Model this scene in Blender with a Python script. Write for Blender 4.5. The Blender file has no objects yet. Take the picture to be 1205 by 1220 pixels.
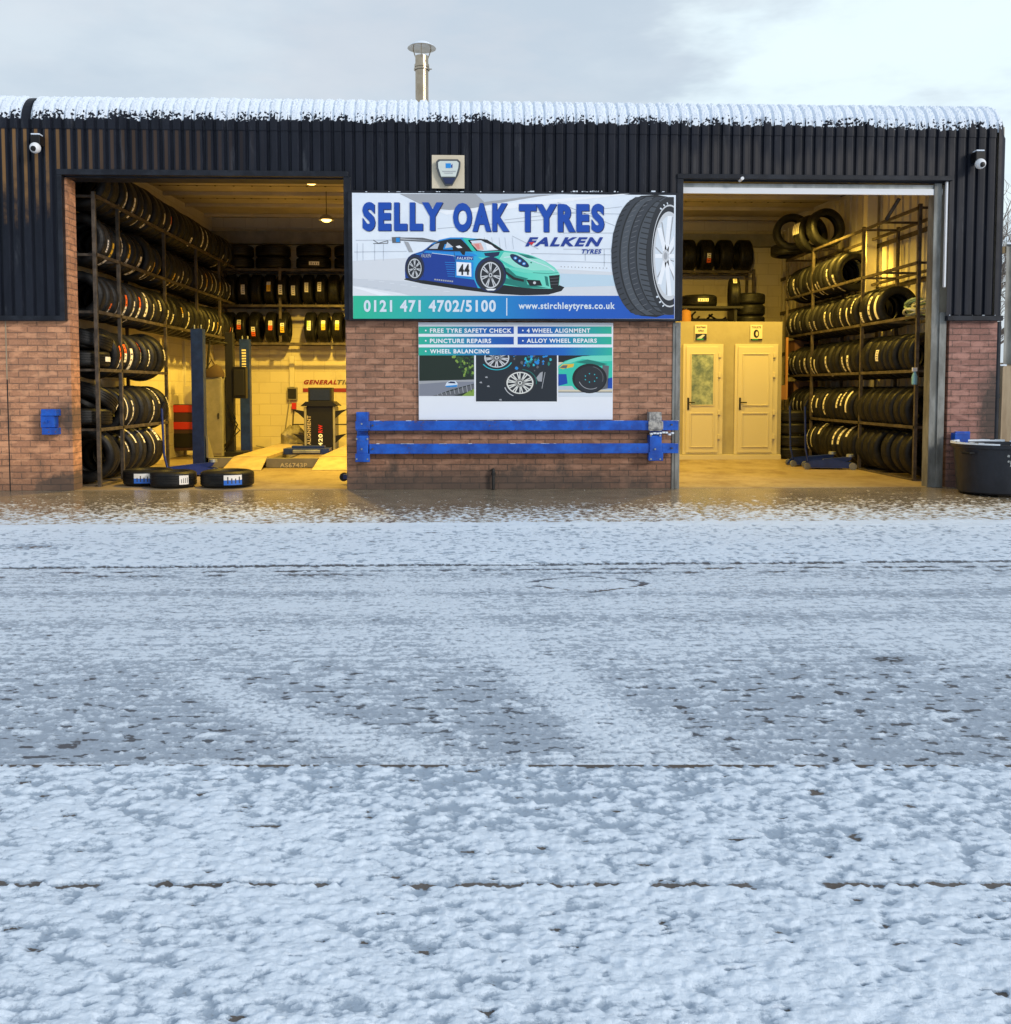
import bpy, math, random
import numpy as np
from mathutils import Vector, Matrix
random.seed(7)
S = bpy.context.scene
COL = S.collection
R = math.radians
# ------------------------------------------------------------------ camera model (photo pixels 1205x1220)
FPX, CX, CY = 1150.0, 602.5, 527.3
TH, PH = R(2.1), R(3.2)
CAM = Vector((0, -11.7, 1.22))
_r = Vector((math.cos(TH), -math.sin(TH), 0)); _f0 = Vector((math.sin(TH), math.cos(TH), 0))
_f = _f0*math.cos(PH) - Vector((0, 0, 1))*math.sin(PH); _u = _f0*math.sin(PH) + Vector((0, 0, 1))*math.cos(PH)
def P(px, py, Y=0.0):
    """world point on the vertical plane y=Y that the photo shows at px,py"""
    d = _f + _r*((px-CX)/FPX) - _u*((py-CY)/FPX)
    return CAM + d*((Y-CAM.y)/d.y)
def G(px, py, z=0.0):
    d = _f + _r*((px-CX)/FPX) - _u*((py-CY)/FPX)
    return CAM + d*((z-CAM.z)/d.z)
cam = bpy.data.cameras.new('camera'); co = bpy.data.objects.new('camera', cam); COL.objects.link(co)
co.location = CAM; co.rotation_euler = (math.pi/2-PH, 0, -TH)
cam.sensor_fit = 'HORIZONTAL'; cam.sensor_width = 36; cam.lens = 36*FPX/1205
cam.shift_y = (CY-610)/1205; cam.clip_end = 2000; cam.clip_start = .05
S.camera = co
# ------------------------------------------------------------------ materials
_mats = {}
def M(name, col, rough=.6, metal=0.0, emit=0, spec=None):
    if name in _mats: return _mats[name]
    m = bpy.data.materials.new(name); m.use_nodes = True
    b = m.node_tree.nodes['Principled BSDF']
    b.inputs['Base Color'].default_value = (*col, 1); b.inputs['Roughness'].default_value = rough
    b.inputs['Metallic'].default_value = metal
    if name in ('black_trim',): b.inputs['Specular IOR Level'].default_value = .25
    if spec is not None: b.inputs['Specular IOR Level'].default_value = spec
    if emit:
        b.inputs['Emission Color'].default_value = (*col, 1); b.inputs['Emission Strength'].default_value = emit
    _mats[name] = m; return m
class NT:
    def __init__(s, m): s.t = m.node_tree; s.b = s.t.nodes.get('Principled BSDF')
    def n(s, typ, **kw):
        o = s.t.nodes.new(typ)
        for k, v in kw.items():
            if k.startswith('i_'):
                key = k[2:]; key = int(key) if key.isdigit() else key.replace('_', ' ')
                if hasattr(v, 'is_output'): s.t.links.new(v, o.inputs[key])
                else: o.inputs[key].default_value = v
            else: setattr(o, k, v)
        return o
    def l(s, a, b): s.t.links.new(a, b)
    def math(s, op, a, b=0.0, c=None):
        kw = {'i_0': a, 'i_1': b}
        if c is not None: kw['i_2'] = c
        return s.n('ShaderNodeMath', operation=op, **kw).outputs[0]
    def mix(s, f, a, b):
        o = s.n('ShaderNodeMix', data_type='RGBA')
        for i, v in ((0, f), (6, a), (7, b)):
            if hasattr(v, 'is_output'): s.l(v, o.inputs[i])
            else: o.inputs[i].default_value = v if i == 0 else (*v, 1)
        return o.outputs[2]
    def sstep(s, v, a, b):
        o = s.n('ShaderNodeMapRange', interpolation_type='SMOOTHSTEP', i_0=v, i_1=a, i_2=b); return o.outputs[0]
    def obj(s): return s.n('ShaderNodeTexCoord').outputs['Object']
    def noise(s, vec, scale, detail=4, rough=.6):
        return s.n('ShaderNodeTexNoise', i_Vector=vec, i_Scale=scale, i_Detail=float(detail), i_Roughness=rough).outputs[0]
    def bump(s, h, strength, dist):
        o = s.n('ShaderNodeBump', i_Height=h, i_Strength=strength, i_Distance=dist); s.l(o.outputs[0], s.b.inputs['Normal'])
    def vmul(s, vec, v): return s.n('ShaderNodeVectorMath', operation='MULTIPLY', i_0=vec, i_1=v).outputs[0]
def noisy(name, c1, c2, scale=4, rough=.7, metal=0, bump=.3, dist=.004, stretch=(1, 1, 1), r2=None, detail=5):
    """surface whose own colour wanders between two tones with fine relief"""
    if name in _mats: return _mats[name]
    m = M(name, c1, rough, metal); t = NT(m)
    v = t.vmul(t.obj(), stretch); n = t.noise(v, scale, detail, .65); f = t.sstep(n, .35, .68)
    t.l(t.mix(f, c1, c2), t.b.inputs['Base Color'])
    if r2 is not None:
        mr = t.n('ShaderNodeMapRange', i_0=f, i_3=rough, i_4=r2); t.l(mr.outputs[0], t.b.inputs['Roughness'])
    if bump: t.bump(t.noise(t.obj(), scale*9, 4, .7), bump, dist)
    return m
def brick_mat(name, c1, c2, mortar, dirt_x0=None, dirt=(.05, .045, .04)):
    m = M(name, c1, .85); t = NT(m); o = t.obj()
    sp = t.n('ShaderNodeSeparateXYZ', i_0=o); u = t.math('ADD', sp.outputs[0], sp.outputs[1])
    cv = t.n('ShaderNodeCombineXYZ', i_0=u, i_1=sp.outputs[2]).outputs[0]
    wob = t.n('ShaderNodeTexNoise', i_Vector=o, i_Scale=7.0, i_Detail=3.0).outputs[1]
    cv2 = t.n('ShaderNodeVectorMath', operation='MULTIPLY_ADD', i_0=wob, i_1=(.006, .006, 0), i_2=cv).outputs[0]
    br = t.n('ShaderNodeTexBrick', i_Vector=cv2, i_Scale=1.0, i_Mortar_Size=.0065, i_Mortar_Smooth=.25, i_Bias=.0,
             i_Brick_Width=.228, i_Row_Height=.0755, i_Color1=(*c1, 1), i_Color2=(*c2, 1), i_Mortar=(*mortar, 1))
    br.offset = .5
    n = t.noise(o, 3.1, 6, .7); n2 = t.noise(o, 46, 4, .7)
    c = t.mix(t.sstep(n2, .3, .75), br.outputs[0], (c1[0]*.55, c1[1]*.55, c1[2]*.55))
    c = t.mix(t.math('MULTIPLY', t.sstep(n, .52, .72), .45), c, (c2[0]*1.25, c2[1]*1.3, c2[2]*1.35))
    c = t.mix(t.math('MULTIPLY', t.sstep(t.noise(t.vmul(o, (4.4, 4.4, 13.2)), 1.0, 2, .5), .5, .62), .5), c, (c1[0]*1.22, c1[1]*1.30, c1[2]*1.35))
    # damp dirt near the foot of the wall and in patches
    foot = t.sstep(sp.outputs[2], .5, -.05)
    dn = t.sstep(t.noise(t.vmul(o, (1.3, 1.3, .8)), 2.2, 6, .75), .5, .66)
    d = t.math('ADD', t.math('MULTIPLY', foot, .55), t.math('MULTIPLY', dn, .35))
    if dirt_x0 is not None:
        for x0, z0, w, h, k in dirt_x0:
            dx = t.math('DIVIDE', t.math('SUBTRACT', sp.outputs[0], x0), w); dz = t.math('DIVIDE', t.math('SUBTRACT', sp.outputs[2], z0), h)
            r = t.math('SQRT', t.math('ADD', t.math('MULTIPLY', dx, dx), t.math('MULTIPLY', dz, dz)))
            r = t.math('ADD', r, t.math('MULTIPLY', t.math('SUBTRACT', t.noise(o, 5.0, 5, .7), .5), 1.6))
            d = t.math('ADD', d, t.math('MULTIPLY', t.sstep(r, 1.1, .3), k))
    d = t.n('ShaderNodeClamp', i_0=d, i_2=.85).outputs[0]
    c = t.mix(d, c, dirt)
    t.l(c, t.b.inputs['Base Color'])
    h = t.math('ADD', t.math('MULTIPLY', br.outputs[1], -1.0), t.math('MULTIPLY', n2, .35))
    t.bump(h, .9, .006); return m
MAT_BRICKC = brick_mat('centre_brick', (.47, .24, .15), (.31, .155, .095), (.085, .065, .05), [(-1.95, 1.0, .35, .8, .8), (-1.9, 1.5, .2, .9, .5), (0, .1, 3, .3, .35)])
MAT_BRICKL = brick_mat('left_brick', (.68, .325, .17), (.46, .22, .125), (.15, .10, .075), [(-4.75, .85, .35, .3, .7), (-4.8, .0, .5, .25, .8)])
MAT_BRICKR = brick_mat('right_brick', (.42, .21, .165), (.28, .135, .11), (.07, .055, .05), [(6.5, .9, .28, .9, .9)])
LAPZ = P(600, 160).z
def clad_mat():
    m = M('black_cladding', (.02, .022, .03), .5, .0, spec=.22); t = NT(m); o = t.obj(); sp = t.n('ShaderNodeSeparateXYZ', i_0=o)
    x, z = sp.outputs[0], sp.outputs[2]
    n = t.noise(t.vmul(o, (5, 5, .7)), 1.0, 6, .7); n2 = t.noise(o, 3.5, 5, .7)
    c = t.mix(t.sstep(n, .3, .7), (.0035, .0055, .012), (.011, .014, .024))
    fr = t.math('FRACT', t.math('DIVIDE', t.math('ADD', x, 20.0), .125))
    crown = t.math('MULTIPLY', t.sstep(fr, .36, .44), t.sstep(fr, .76, .66))
    left = t.math('ADD', t.math('MULTIPLY', t.sstep(x, -4.0, -5.3), .9), t.math('MULTIPLY', t.sstep(x, -2.2, -3.6), .22))
    zz = t.math('ADD', z, t.math('MULTIPLY', t.math('SUBTRACT', n2, .5), 1.6))
    f = t.math('MULTIPLY', t.math('MULTIPLY', crown, left), t.math('MULTIPLY', t.sstep(zz, 3.1, 3.9), t.sstep(z, LAPZ+.006, LAPZ-.02)))
    c = t.mix(t.math('MULTIPLY', f, .65), c, (.27, .145, .05))
    # grey film over the right bay, its ragged upper edge painting the jagged shadow above
    rg = t.math('MULTIPLY', t.sstep(x, 1.9, 2.7), t.sstep(x, 6.1, 5.6))
    zr = t.math('ADD', z, t.math('MULTIPLY', t.math('SUBTRACT', t.noise(t.vmul(o, (2.2, 2.2, .4)), 1, 4, .6), .5), 1.0))
    f2 = t.math('MULTIPLY', t.math('MULTIPLY', rg, t.sstep(zr, 4.22, 4.0)), t.math('ADD', t.math('MULTIPLY', crown, .5), .3))
    c = t.mix(t.math('MULTIPLY', f2, .8), c, (.055, .050, .050))
    c = t.mix(t.math('MULTIPLY', t.sstep(t.noise(t.vmul(o, (9, 9, 1.2)), 1.0, 7, .75), .56, .72), .55), c, (.06, .066, .08))
    t.l(c, t.b.inputs['Base Color']); rr = t.n('ShaderNodeMapRange', i_0=n2, i_3=.35, i_4=.65); t.l(rr.outputs[0], t.b.inputs['Roughness'])
    t.bump(t.noise(o, 20, 4, .6), .15, .004); return m
MAT_CLAD = clad_mat()
MAT_TRIM = noisy('black_trim', (.007, .009, .015), (.018, .022, .032), 5, .45)
MAT_GALV = noisy('galvanised_steel', (.25, .27, .27), (.40, .42, .42), 6, .45, .6, .2, .002, (1, 1, .3))
MAT_GALVD = noisy('weathered_galvanised_steel', (.13, .13, .12), (.28, .29, .28), 5, .6, .3, .3, .002, (1, 1, .3))
MAT_STEEL = noisy('rack_steel', (.05, .042, .034), (.13, .105, .08), 9, .55, .3, .3, .002)
MAT_CREAM = noisy('cream_block_paint', (.60, .55, .43), (.68, .64, .52), 2, .7, 0, .3, .003)
MAT_ROOFIN = noisy('cream_roof_lining', (.40, .36, .28), (.52, .47, .37), 1.2, .75, 0, .2, .004)
MAT_UPVC = M('white_upvc', (.60, .555, .43), .35)
MAT_WHITE = M('white_paint', (.78, .80, .84), .45)
MAT_BLUE = noisy('blue_steel_paint', (.003, .055, .36), (.006, .115, .62), 5, .38, 0, .25, .003)
_t = NT(MAT_BLUE); _lk = [l for l in _t.t.links if l.to_socket == _t.b.inputs['Base Color']][0].from_socket
_n = _t.noise(_t.vmul(_t.obj(), (1, 1, 1.6)), 26, 6, .75); _n2 = _t.noise(_t.obj(), 3.0, 3, .6)
_c = _t.mix(_t.sstep(_t.math('ADD', _n, _t.math('MULTIPLY', _n2, .35)), .80, .84), _lk, (.10, .045, .025)); _c = _t.mix(_t.math('MULTIPLY', _t.sstep(_t.noise(_t.vmul(_t.obj(), (1.2, 1, 6)), 8, 5, .7), .56, .72), .35), _c, (.10, .16, .30)); _t.l(_c, _t.b.inputs['Base Color'])
MAT_LIFTB = noisy('dark_blue_lift_paint', (.006, .02, .13), (.012, .035, .2), 7, .4)
MAT_BLACK = M('black_plastic', (.008, .008, .009), .4, spec=.3)
MAT_DARK = M('dark_equipment_paint', (.016, .016, .016), .45, spec=.3)
MAT_GREY = noisy('grey_equipment_paint', (.20, .19, .165), (.26, .245, .21), 5, .55)
MAT_RED = M('red_paint', (.5, .02, .015), .4)
MAT_WOOD = noisy('pale_timber', (.42, .33, .22), (.30, .22, .14), 8, .7, 0, .4, .002, (1, 1, .15))
MAT_CHROME = noisy('stainless_flue', (.40, .32, .22), (.52, .43, .32), 6, .25, 1.0, .1, .001)
MAT_GLASS = M('frosted_glass', (.25, .33, .27), .15)
def snow_obj_mat():
    m = M('snow', (.74, .82, .93), .75); t = NT(m)
    t.bump(t.noise(t.obj(), 60, 5, .75), .6, .01); return m
MAT_SNOW = snow_obj_mat()
def tyre_mat():
    m = M('tyre_rubber', (.015, .015, .016), .48, spec=.28); t = NT(m); o = t.obj(); sp = t.n('ShaderNodeSeparateXYZ', i_0=o)
    r = t.math('SQRT', t.math('ADD', t.math('MULTIPLY', sp.outputs[0], sp.outputs[0]), t.math('MULTIPLY', sp.outputs[2], sp.outputs[2])))
    a = t.math('ARCTAN2', sp.outputs[2], sp.outputs[0])
    ay = t.math('ADD', t.math('MULTIPLY', a, 34.0), t.math('MULTIPLY', t.math('ABSOLUTE', sp.outputs[1]), 60.0))
    blocks = t.math('MULTIPLY', t.math('GREATER_THAN', t.math('SINE', ay), .75), t.math('GREATER_THAN', t.math('ABSOLUTE', sp.outputs[1]), .045))
    rings = t.math('SINE', t.math('MULTIPLY', r, 420.0))
    h = t.math('ADD', t.math('MULTIPLY', blocks, -1.0), t.math('MULTIPLY', rings, .15))
    n = t.noise(o, 9, 4, .7); t.l(t.mix(t.sstep(n, .4, .7), (.0055, .006, .007), (.016, .0155, .015)), t.b.inputs['Base Color'])
    t.bump(h, .7, .005); return m
MAT_TYRE = tyre_mat()
# ------------------------------------------------------------------ mesh builder
class MB:
    def __init__(s): s.v = []; s.f = []; s.m = []; s.mats = []
    def mi(s, mat):
        if mat not in s.mats: s.mats.append(mat)
        return s.mats.index(mat)
    def add(s, vs, fs, mat):
        b = len(s.v); s.v += [tuple(p) for p in vs]; k = s.mi(mat)
        for f in fs: s.f.append([i+b for i in f]); s.m.append(k)
        return s
    def box(s, x0, x1, y0, y1, z0, z1, mat, M4=None, ch=0.0):
        xs, ys, zs = (min(x0, x1), max(x0, x1)), (min(y0, y1), max(y0, y1)), (min(z0, z1), max(z0, z1))
        vs = [Vector((x, y, z)) for z in zs for y in ys for x in xs]
        if M4 is not None: vs = [M4 @ v for v in vs]
        return s.add(vs, [(0, 2, 3, 1), (4, 5, 7, 6), (0, 1, 5, 4), (2, 6, 7, 3), (0, 4, 6, 2), (1, 3, 7, 5)], mat)
    def tube(s, pts, r, mat, n=8, r2=None, cap=True):
        pts = [Vector(p) for p in pts]; rings = []; N = len(pts); prev = None
        for i, p in enumerate(pts):
            d = (pts[min(i+1, N-1)]-pts[max(i-1, 0)]).normalized()
            a = prev if prev is not None else (Vector((0, 0, 1)) if abs(d.z) < .9 else Vector((1, 0, 0)))
            e1 = (a - d*a.dot(d)).normalized(); e2 = d.cross(e1); prev = e1
            rr = r if r2 is None else r+(r2-r)*i/(N-1)
            rings.append([p + (e1*math.cos(2*math.pi*k/n)+e2*math.sin(2*math.pi*k/n))*rr for k in range(n)])
        vs = [q for g in rings for q in g]; fs = []
        for i in range(N-1):
            for k in range(n): fs.append((i*n+k, i*n+(k+1) % n, (i+1)*n+(k+1) % n, (i+1)*n+k))
        if cap: fs += [tuple(range(n))[::-1], tuple((N-1)*n+k for k in range(n))]
        return s.add(vs, fs, mat)
    def lathe(s, prof, mat, c=(0, 0, 0), axis='z', n=32, a0=0, a1=2*math.pi):
        full = abs(a1-a0-2*math.pi) < 1e-6; K = n if full else n+1; vs = []; c = Vector(c)
        for k in range(K):
            a = a0+(a1-a0)*k/n; ca, sa = math.cos(a), math.sin(a)
            for (r, h) in prof:
                p = {'z': (r*ca, r*sa, h), 'y': (r*ca, h, r*sa), 'x': (h, r*ca, r*sa)}[axis]
                vs.append(c+Vector(p))
        L = len(prof); fs = []
        for k in range(n):
            k2 = (k+1) % K
            for i in range(L-1): fs.append((k*L+i, k2*L+i, k2*L+i+1, k*L+i+1))
        return s.add(vs, fs, mat)
    def prism(s, poly, axis, a, b, mat):
        """poly in the other two coordinates, extruded a..b along axis"""
        def mk(p, h): return {'x': (h, p[0], p[1]), 'y': (p[0], h, p[1]), 'z': (p[0], p[1], h)}[axis]
        n = len(poly); vs = [mk(p, a) for p in poly]+[mk(p, b) for p in poly]
        fs = [tuple(range(n)), tuple(range(2*n-1, n-1, -1))]+[(i, (i+1) % n, n+(i+1) % n, n+i) for i in range(n)]
        return s.add(vs, fs, mat)
    def build(s, name, parent=None, smooth=False, bevel=0, loc=None):
        me = bpy.data.meshes.new(name)
        vs = s.v
        if loc is not None: vs = [(x-loc[0], y-loc[1], z-loc[2]) for x, y, z in vs]
        me.from_pydata(vs, [], s.f); me.update()
        for m in s.mats: me.materials.append(m)
        me.polygons.foreach_set('material_index', s.m)
        if smooth:
            me.polygons.foreach_set('use_smooth', [True]*len(s.f))
            try: me.set_sharp_from_angle(angle=R(38))
            except Exception: pass
        o = bpy.data.objects.new(name, me); COL.objects.link(o)
        if loc is not None: o.location = loc
        if parent is not None: o.parent = parent
        if bevel:
            b = o.modifiers.new('bevel', 'BEVEL'); b.width = bevel; b.segments = 2; b.limit_method = 'ANGLE'; b.angle_limit = R(40)
        return o
def tag(o, label=None, cat=None, group=None, kind=None):
    if label: o['label'] = label
    if cat: o['category'] = cat
    if group: o['group'] = group
    if kind: o['kind'] = kind
    return o
def thing(name, label, cat, group=None, loc=(0, 0, 0)):
    o = bpy.data.objects.new(name, None); COL.objects.link(o); o.location = loc; o.empty_display_size = .1
    return tag(o, label, cat, group)
def B(name, parent, *boxes, mat=None, bevel=0):
    mb = MB()
    for b in boxes: mb.box(*b, mat)
    return mb.build(name, parent, bevel=bevel)
# ------------------------------------------------------------------ numpy noise
def gn(x, y, seed=0):
    xi = np.floor(x).astype(np.int64); yi = np.floor(y).astype(np.int64); xf = x-xi; yf = y-yi
    def h(a, b):
        n = (a*374761393 + b*668265263 + seed*982451653) & 0xffffffff
        n = ((n ^ (n >> 13))*1274126177) & 0xffffffff
        n = (n ^ (n >> 16)) & 0xffff
        return n*(2*np.pi/65536.0)
    def g(a, b, dx, dy):
        t = h(a, b); return np.cos(t)*dx+np.sin(t)*dy
    u = xf*xf*xf*(xf*(xf*6-15)+10); v = yf*yf*yf*(yf*(yf*6-15)+10)
    a = g(xi, yi, xf, yf); b = g(xi+1, yi, xf-1, yf); c = g(xi, yi+1, xf, yf-1); d = g(xi+1, yi+1, xf-1, yf-1)
    return 1.5*((a*(1-u)+b*u)*(1-v)+(c*(1-u)+d*u)*v)
def fbm(x, y, o=4, seed=0, g=.55):
    s = 0; a = 1; t = 0
    for i in range(o):
        s = s+a*gn(x, y, seed+i*17); t += a; a *= g; x = x*2.03+11.3; y = y*2.03+5.7
    return s/t*1.3
def ss(v, a, b):
    t = np.clip((v-a)/(b-a), 0, 1); return t*t*(3-2*t)
# ================================================================== GROUND (snow relief over wet concrete and asphalt)
def ground_mat(name, wet, slush, wr=.3, top=(.755, .855, .98)):
    m = M(name, wet, .5); t = NT(m); o = t.obj()
    a = t.n('ShaderNodeAttribute', attribute_name='snow').outputs['Fac']
    n = t.noise(o, 55, 5, .8); n2 = t.noise(t.vmul(o, (.8, 1.5, 1)), 3.0, 5, .7)
    base = t.mix(t.sstep(n2, .35, .7), wet, tuple(c*.62 for c in wet))
    a2 = t.math('ADD', a, t.math('MULTIPLY', t.math('SUBTRACT', n, .5), .85))
    f1 = t.sstep(a2, .05, .28); f2 = t.sstep(a2, .40, .70)
    c = t.mix(f1, base, slush); c = t.mix(f2, c, top)
    t.l(c, t.b.inputs['Base Color'])
    rr = t.n('ShaderNodeMapRange', i_0=f1, i_3=wr, i_4=.6); t.l(rr.outputs[0], t.b.inputs['Roughness'])
    t.bump(t.math('MULTIPLY', t.noise(o, 110, 4, .8), t.math('ADD', f1, .15)), .6, .010)
    return m
MG_ROAD = ground_mat('snowy_asphalt', (.085, .095, .115), (.36, .43, .525), .34, (.71, .80, .91))
MG_APRON = ground_mat('snowy_wet_concrete', (.27, .225, .16), (.52, .50, .47), .13)
MG_PAVE = ground_mat('snowy_paving', (.105, .085, .07), (.37, .46, .575), .42)
Y_LIP, Y_K1, Y_K2, Y_K3 = -2.55, -4.33, -8.16, -9.08
def shear(y): return .037*ss(y, -4.6, -8.0)
def zbase(y):
    return np.interp(y, [-11.5, -9.5, Y_K3, Y_K2, Y_K2+.02, -6.2, Y_K1-.02, Y_K1, Y_LIP, -.05, 0], [-.13, -.145, -.165, -.185, -.205, -.15, -.137, -.128, -.07, -.004, 0])
TR = []
for a, b, w in (((455, 690), (812, 915), .23), ((215, 800), (560, 920), .13), ((770, 840), (860, 960), .2)):
    A, C = G(*a, -.17), G(*b, -.19); TR.append((A.x, A.y, C.x, C.y, w))
MH = G(700, 697, -.15)
def cover(x, y, yp):
    """0..1 how much snow lies at x,y ; yp = straightened row coordinate"""
    big = fbm(x/1.7, y/1.1, 4, 3); mid = fbm(x/.30, y/.20, 4, 9); fine = fbm(x/.075, y/.055, 4, 21); vf = fbm(x/.028, y/.024, 3, 33)
    # apron
    pier = ss(np.abs(x-.1), 2.3, 1.5)
    edge = ss(y+pier*.12+mid*.20+big*.25, -.10, -2.5)
    worm = 1-np.abs(fbm(x/.10, y/.085, 3, 41))*3.2
    ap = ss(edge*.88-.62+fine*.75+worm*.42+mid*.35+vf*.3-.10*pier, .0, .60)*(.60+.25*edge)
    # pavement
    pv = np.clip(.62+.45*ss(y, Y_LIP-.35, Y_LIP-.05)+fine*.42+mid*.20+.32*worm+vf*.2, .3, 1)-.35*ss(fbm(x/.35, y/.09, 3, 51), .42, .6)
    # road
    strk = fbm(x/.7, y/.040, 4, 61)
    rd = .62+.26*strk+.08*mid+.30*fine+.06*big+.30*vf
    rd = rd+.03*ss(yp, -7.0, -6.3); rd = np.maximum(rd, .32)
    sl = ss(yp+.25*big, -6.0, -7.85)*ss(yp, Y_K2-.02, Y_K2+.12)*(.72+.6*big)
    sl = np.clip(sl, 0, 1)
    tw = np.zeros_like(x)
    for (x0, y0, x1, y1, w) in TR:
        L = math.hypot(x1-x0, y1-y0); dx, dy = (x1-x0)/L, (y1-y0)/L
        s = (x-x0)*dx+(y-y0)*dy; d = np.abs(-(x-x0)*dy+(y-y0)*dx+.06*np.sin(s*2))
        tw = np.maximum(tw, ss(d+.16*fine+.12*mid, w*1.1, w*.3)*ss(s, -.1, .5)*ss(s, L+.1, L-.3))
    rut = np.exp(-((yp+5.35+.03*x)/.10)**2)+.8*np.exp(-((yp+6.05-.02*x)/.14)**2)+.5*np.exp(-((yp+4.75)/.12)**2)
    rd = rd-.18*rut*(.5+1.5*ss(strk, -.1, .3))
    rd = rd*(1-.45*sl*(1-tw))+.22*sl*ss(mid+fine*.7, .3, .6)
    rd = np.maximum(rd, .22); rd = rd*(1-.5*tw)+tw*.5*(.74+.55*fbm(x/.026, y/.026, 2, 77)+.2*fine)
    spk = ss(fbm(x/.11, y/.05, 3, 71), .30, .48)*ss(sl, .15, .7)*(1-.8*tw)
    rd = rd-.55*spk-.5*ss(fbm(x/.16, y/.035, 3, 73), .52, .62)
    # manhole outline
    ux, uy = (x-MH.x)/.40, (y-MH.y)/.25
    q = (np.abs(ux)**1.25+np.abs(uy)**1.6)**.75; rd = rd-.95*ss(np.abs(q-1+.12*mid), .11, .03)*ss(fbm(x/.2, y/.1, 2, 55), -.30, -.05)
    # far gutter line and near gutter
    near = .60+.20*mid+.44*fine+.22*big+.34*fbm(x/.042, y/.034, 3, 97)+.30*fbm(x/.12, y/.07, 3, 91)+.14*vf+.10*ss(yp, -8.7, -9.0)
    near = np.maximum(near, .30)-.7*ss(fbm(x/.14, y/.05, 3, 93), .54, .62)
    c = np.where(yp > Y_LIP, ap, np.where(yp > Y_K1, pv, np.where(yp > Y_K2, rd, near)))
    def line(yl, w, gap, sd): return ss(np.abs(yp-yl+.018*fbm(x/.18, x*0, 4, sd))+w*.9*(fine+vf*.8), w*1.5, w*.4)*ss(fbm(x/.35, x*0+3.1, 4, sd+1), gap-.18, gap+.16)
    c = c-.80*line(Y_K1-.02+.02*gn(x/.9, x*0+7, 5), .021, -.34, 101)-.75*line(Y_K1-.20, .03, .02, 105)-.5*line(Y_K1-.34, .03, .05, 107)-.9*line(Y_K2, .018, -.28, 111)-1.0*line(Y_K3, .013, -.16, 121)
    blot = np.exp(-(((x+3.65)/.28)**2+((y+3.55)/.10)**2))+.9*np.exp(-(((x-4.5)/.9)**2+((y+5.35)/.06)**2))+.8*np.exp(-(((x-2.15)/.13)**2+((y+6.9)/.07)**2))
    c = c-.8*blot*ss(mid+fine, -.4, .3)
    return np.clip(c, 0, 1.1), fine, vf, mid
def snow_sheet(name, mat, ya, yb, rows, cols, wn, wf, label=None):
    d = -11.7
    da, db = (ya-d)**-.5, (yb-d)**-.5
    yp = d+(np.linspace(da, db, rows))**-2.0
    t = np.linspace(-1, 1, cols); u = .62*t+.38*t**3
    w = np.interp(yp, [-11, -9.6, 0], [wn, wn, wf])
    X = u[None, :]*w[:, None]; YP = np.repeat(yp[:, None], cols, 1); Y = YP-shear(YP)*X
    c, fine, vf, mid = cover(X, Y, YP)
    near = ss(YP, -6.5, -8.3)
    h = ss(c, .32, .66)*(.003+.003*near)+np.clip(c-.2, 0, 1)*(.007*(fine+.2)+.004*vf+.006*near*ss(c, .5, 1.1))
    lip = ss(YP, Y_LIP+.05, Y_LIP-.04)*ss(YP, Y_LIP-.6, Y_LIP-.05)
    h = h+lip*.02*(1+.5*mid)
    h = h*ss(YP, 0, -.05)
    Z = zbase(YP)+np.maximum(h, 0)
    n = rows*cols; V = np.stack([X, Y, Z], -1).reshape(-1, 3)
    i = np.arange(n).reshape(rows, cols); q = np.stack([i[:-1, :-1], i[1:, :-1], i[1:, 1:], i[:-1, 1:]], -1).reshape(-1, 4)
    if yp[1] > yp[0]: q = q[:, ::-1]
    me = bpy.data.meshes.new(name); me.vertices.add(n); me.vertices.foreach_set('co', V.ravel())
    me.loops.add(q.size); me.loops.foreach_set('vertex_index', q.ravel().astype(np.int32))
    me.polygons.add(len(q)); me.polygons.foreach_set('loop_start', np.arange(0, q.size, 4, dtype=np.int32))
    me.polygons.foreach_set('use_smooth', np.ones(len(q), bool)); me.update(calc_edges=True)
    at = me.attributes.new('snow', 'FLOAT', 'POINT'); at.data.foreach_set('value', c.ravel().astype(np.float32))
    me.materials.append(mat); o = bpy.data.objects.new(name, me); COL.objects.link(o)
    return tag(o, kind='structure')
def sl(ya, yb): return max(3, int(1150*((yb+11.7)**-.5-(ya+11.7)**-.5)/-.5*1.0)) if False else max(3, int(1950*((ya+11.7)**-.5-(yb+11.7)**-.5)))
snow_sheet('forecourt', MG_APRON, Y_LIP, .02, sl(Y_LIP, 0)+60, 1150, 4, 9.5)
snow_sheet('pavement', MG_PAVE, Y_K1, Y_LIP, sl(Y_K1, Y_LIP)+30, 1150, 4, 9.5)
snow_sheet('road', MG_ROAD, Y_K2, Y_K1, sl(Y_K2, Y_K1)+40, 1150, 4, 9.5)
snow_sheet('near_pavement', MG_PAVE, -10.6, Y_K2, sl(-10.6, Y_K2)+30, 1000, 4, 9.5)
g = MB(); MGB = noisy('far_snowy_ground', (.60, .64, .70), (.36, .40, .46), .35, .7, 0, .5, .02)
g.box(-400, 400, -400, 400, -1.2, -.26, MGB); tag(g.build('ground'), kind='structure')
g = MB(); g.box(-60, 60, .0, 60, -.26, -.012, MGB); tag(g.build('yard_ground'), kind='structure')
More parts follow.
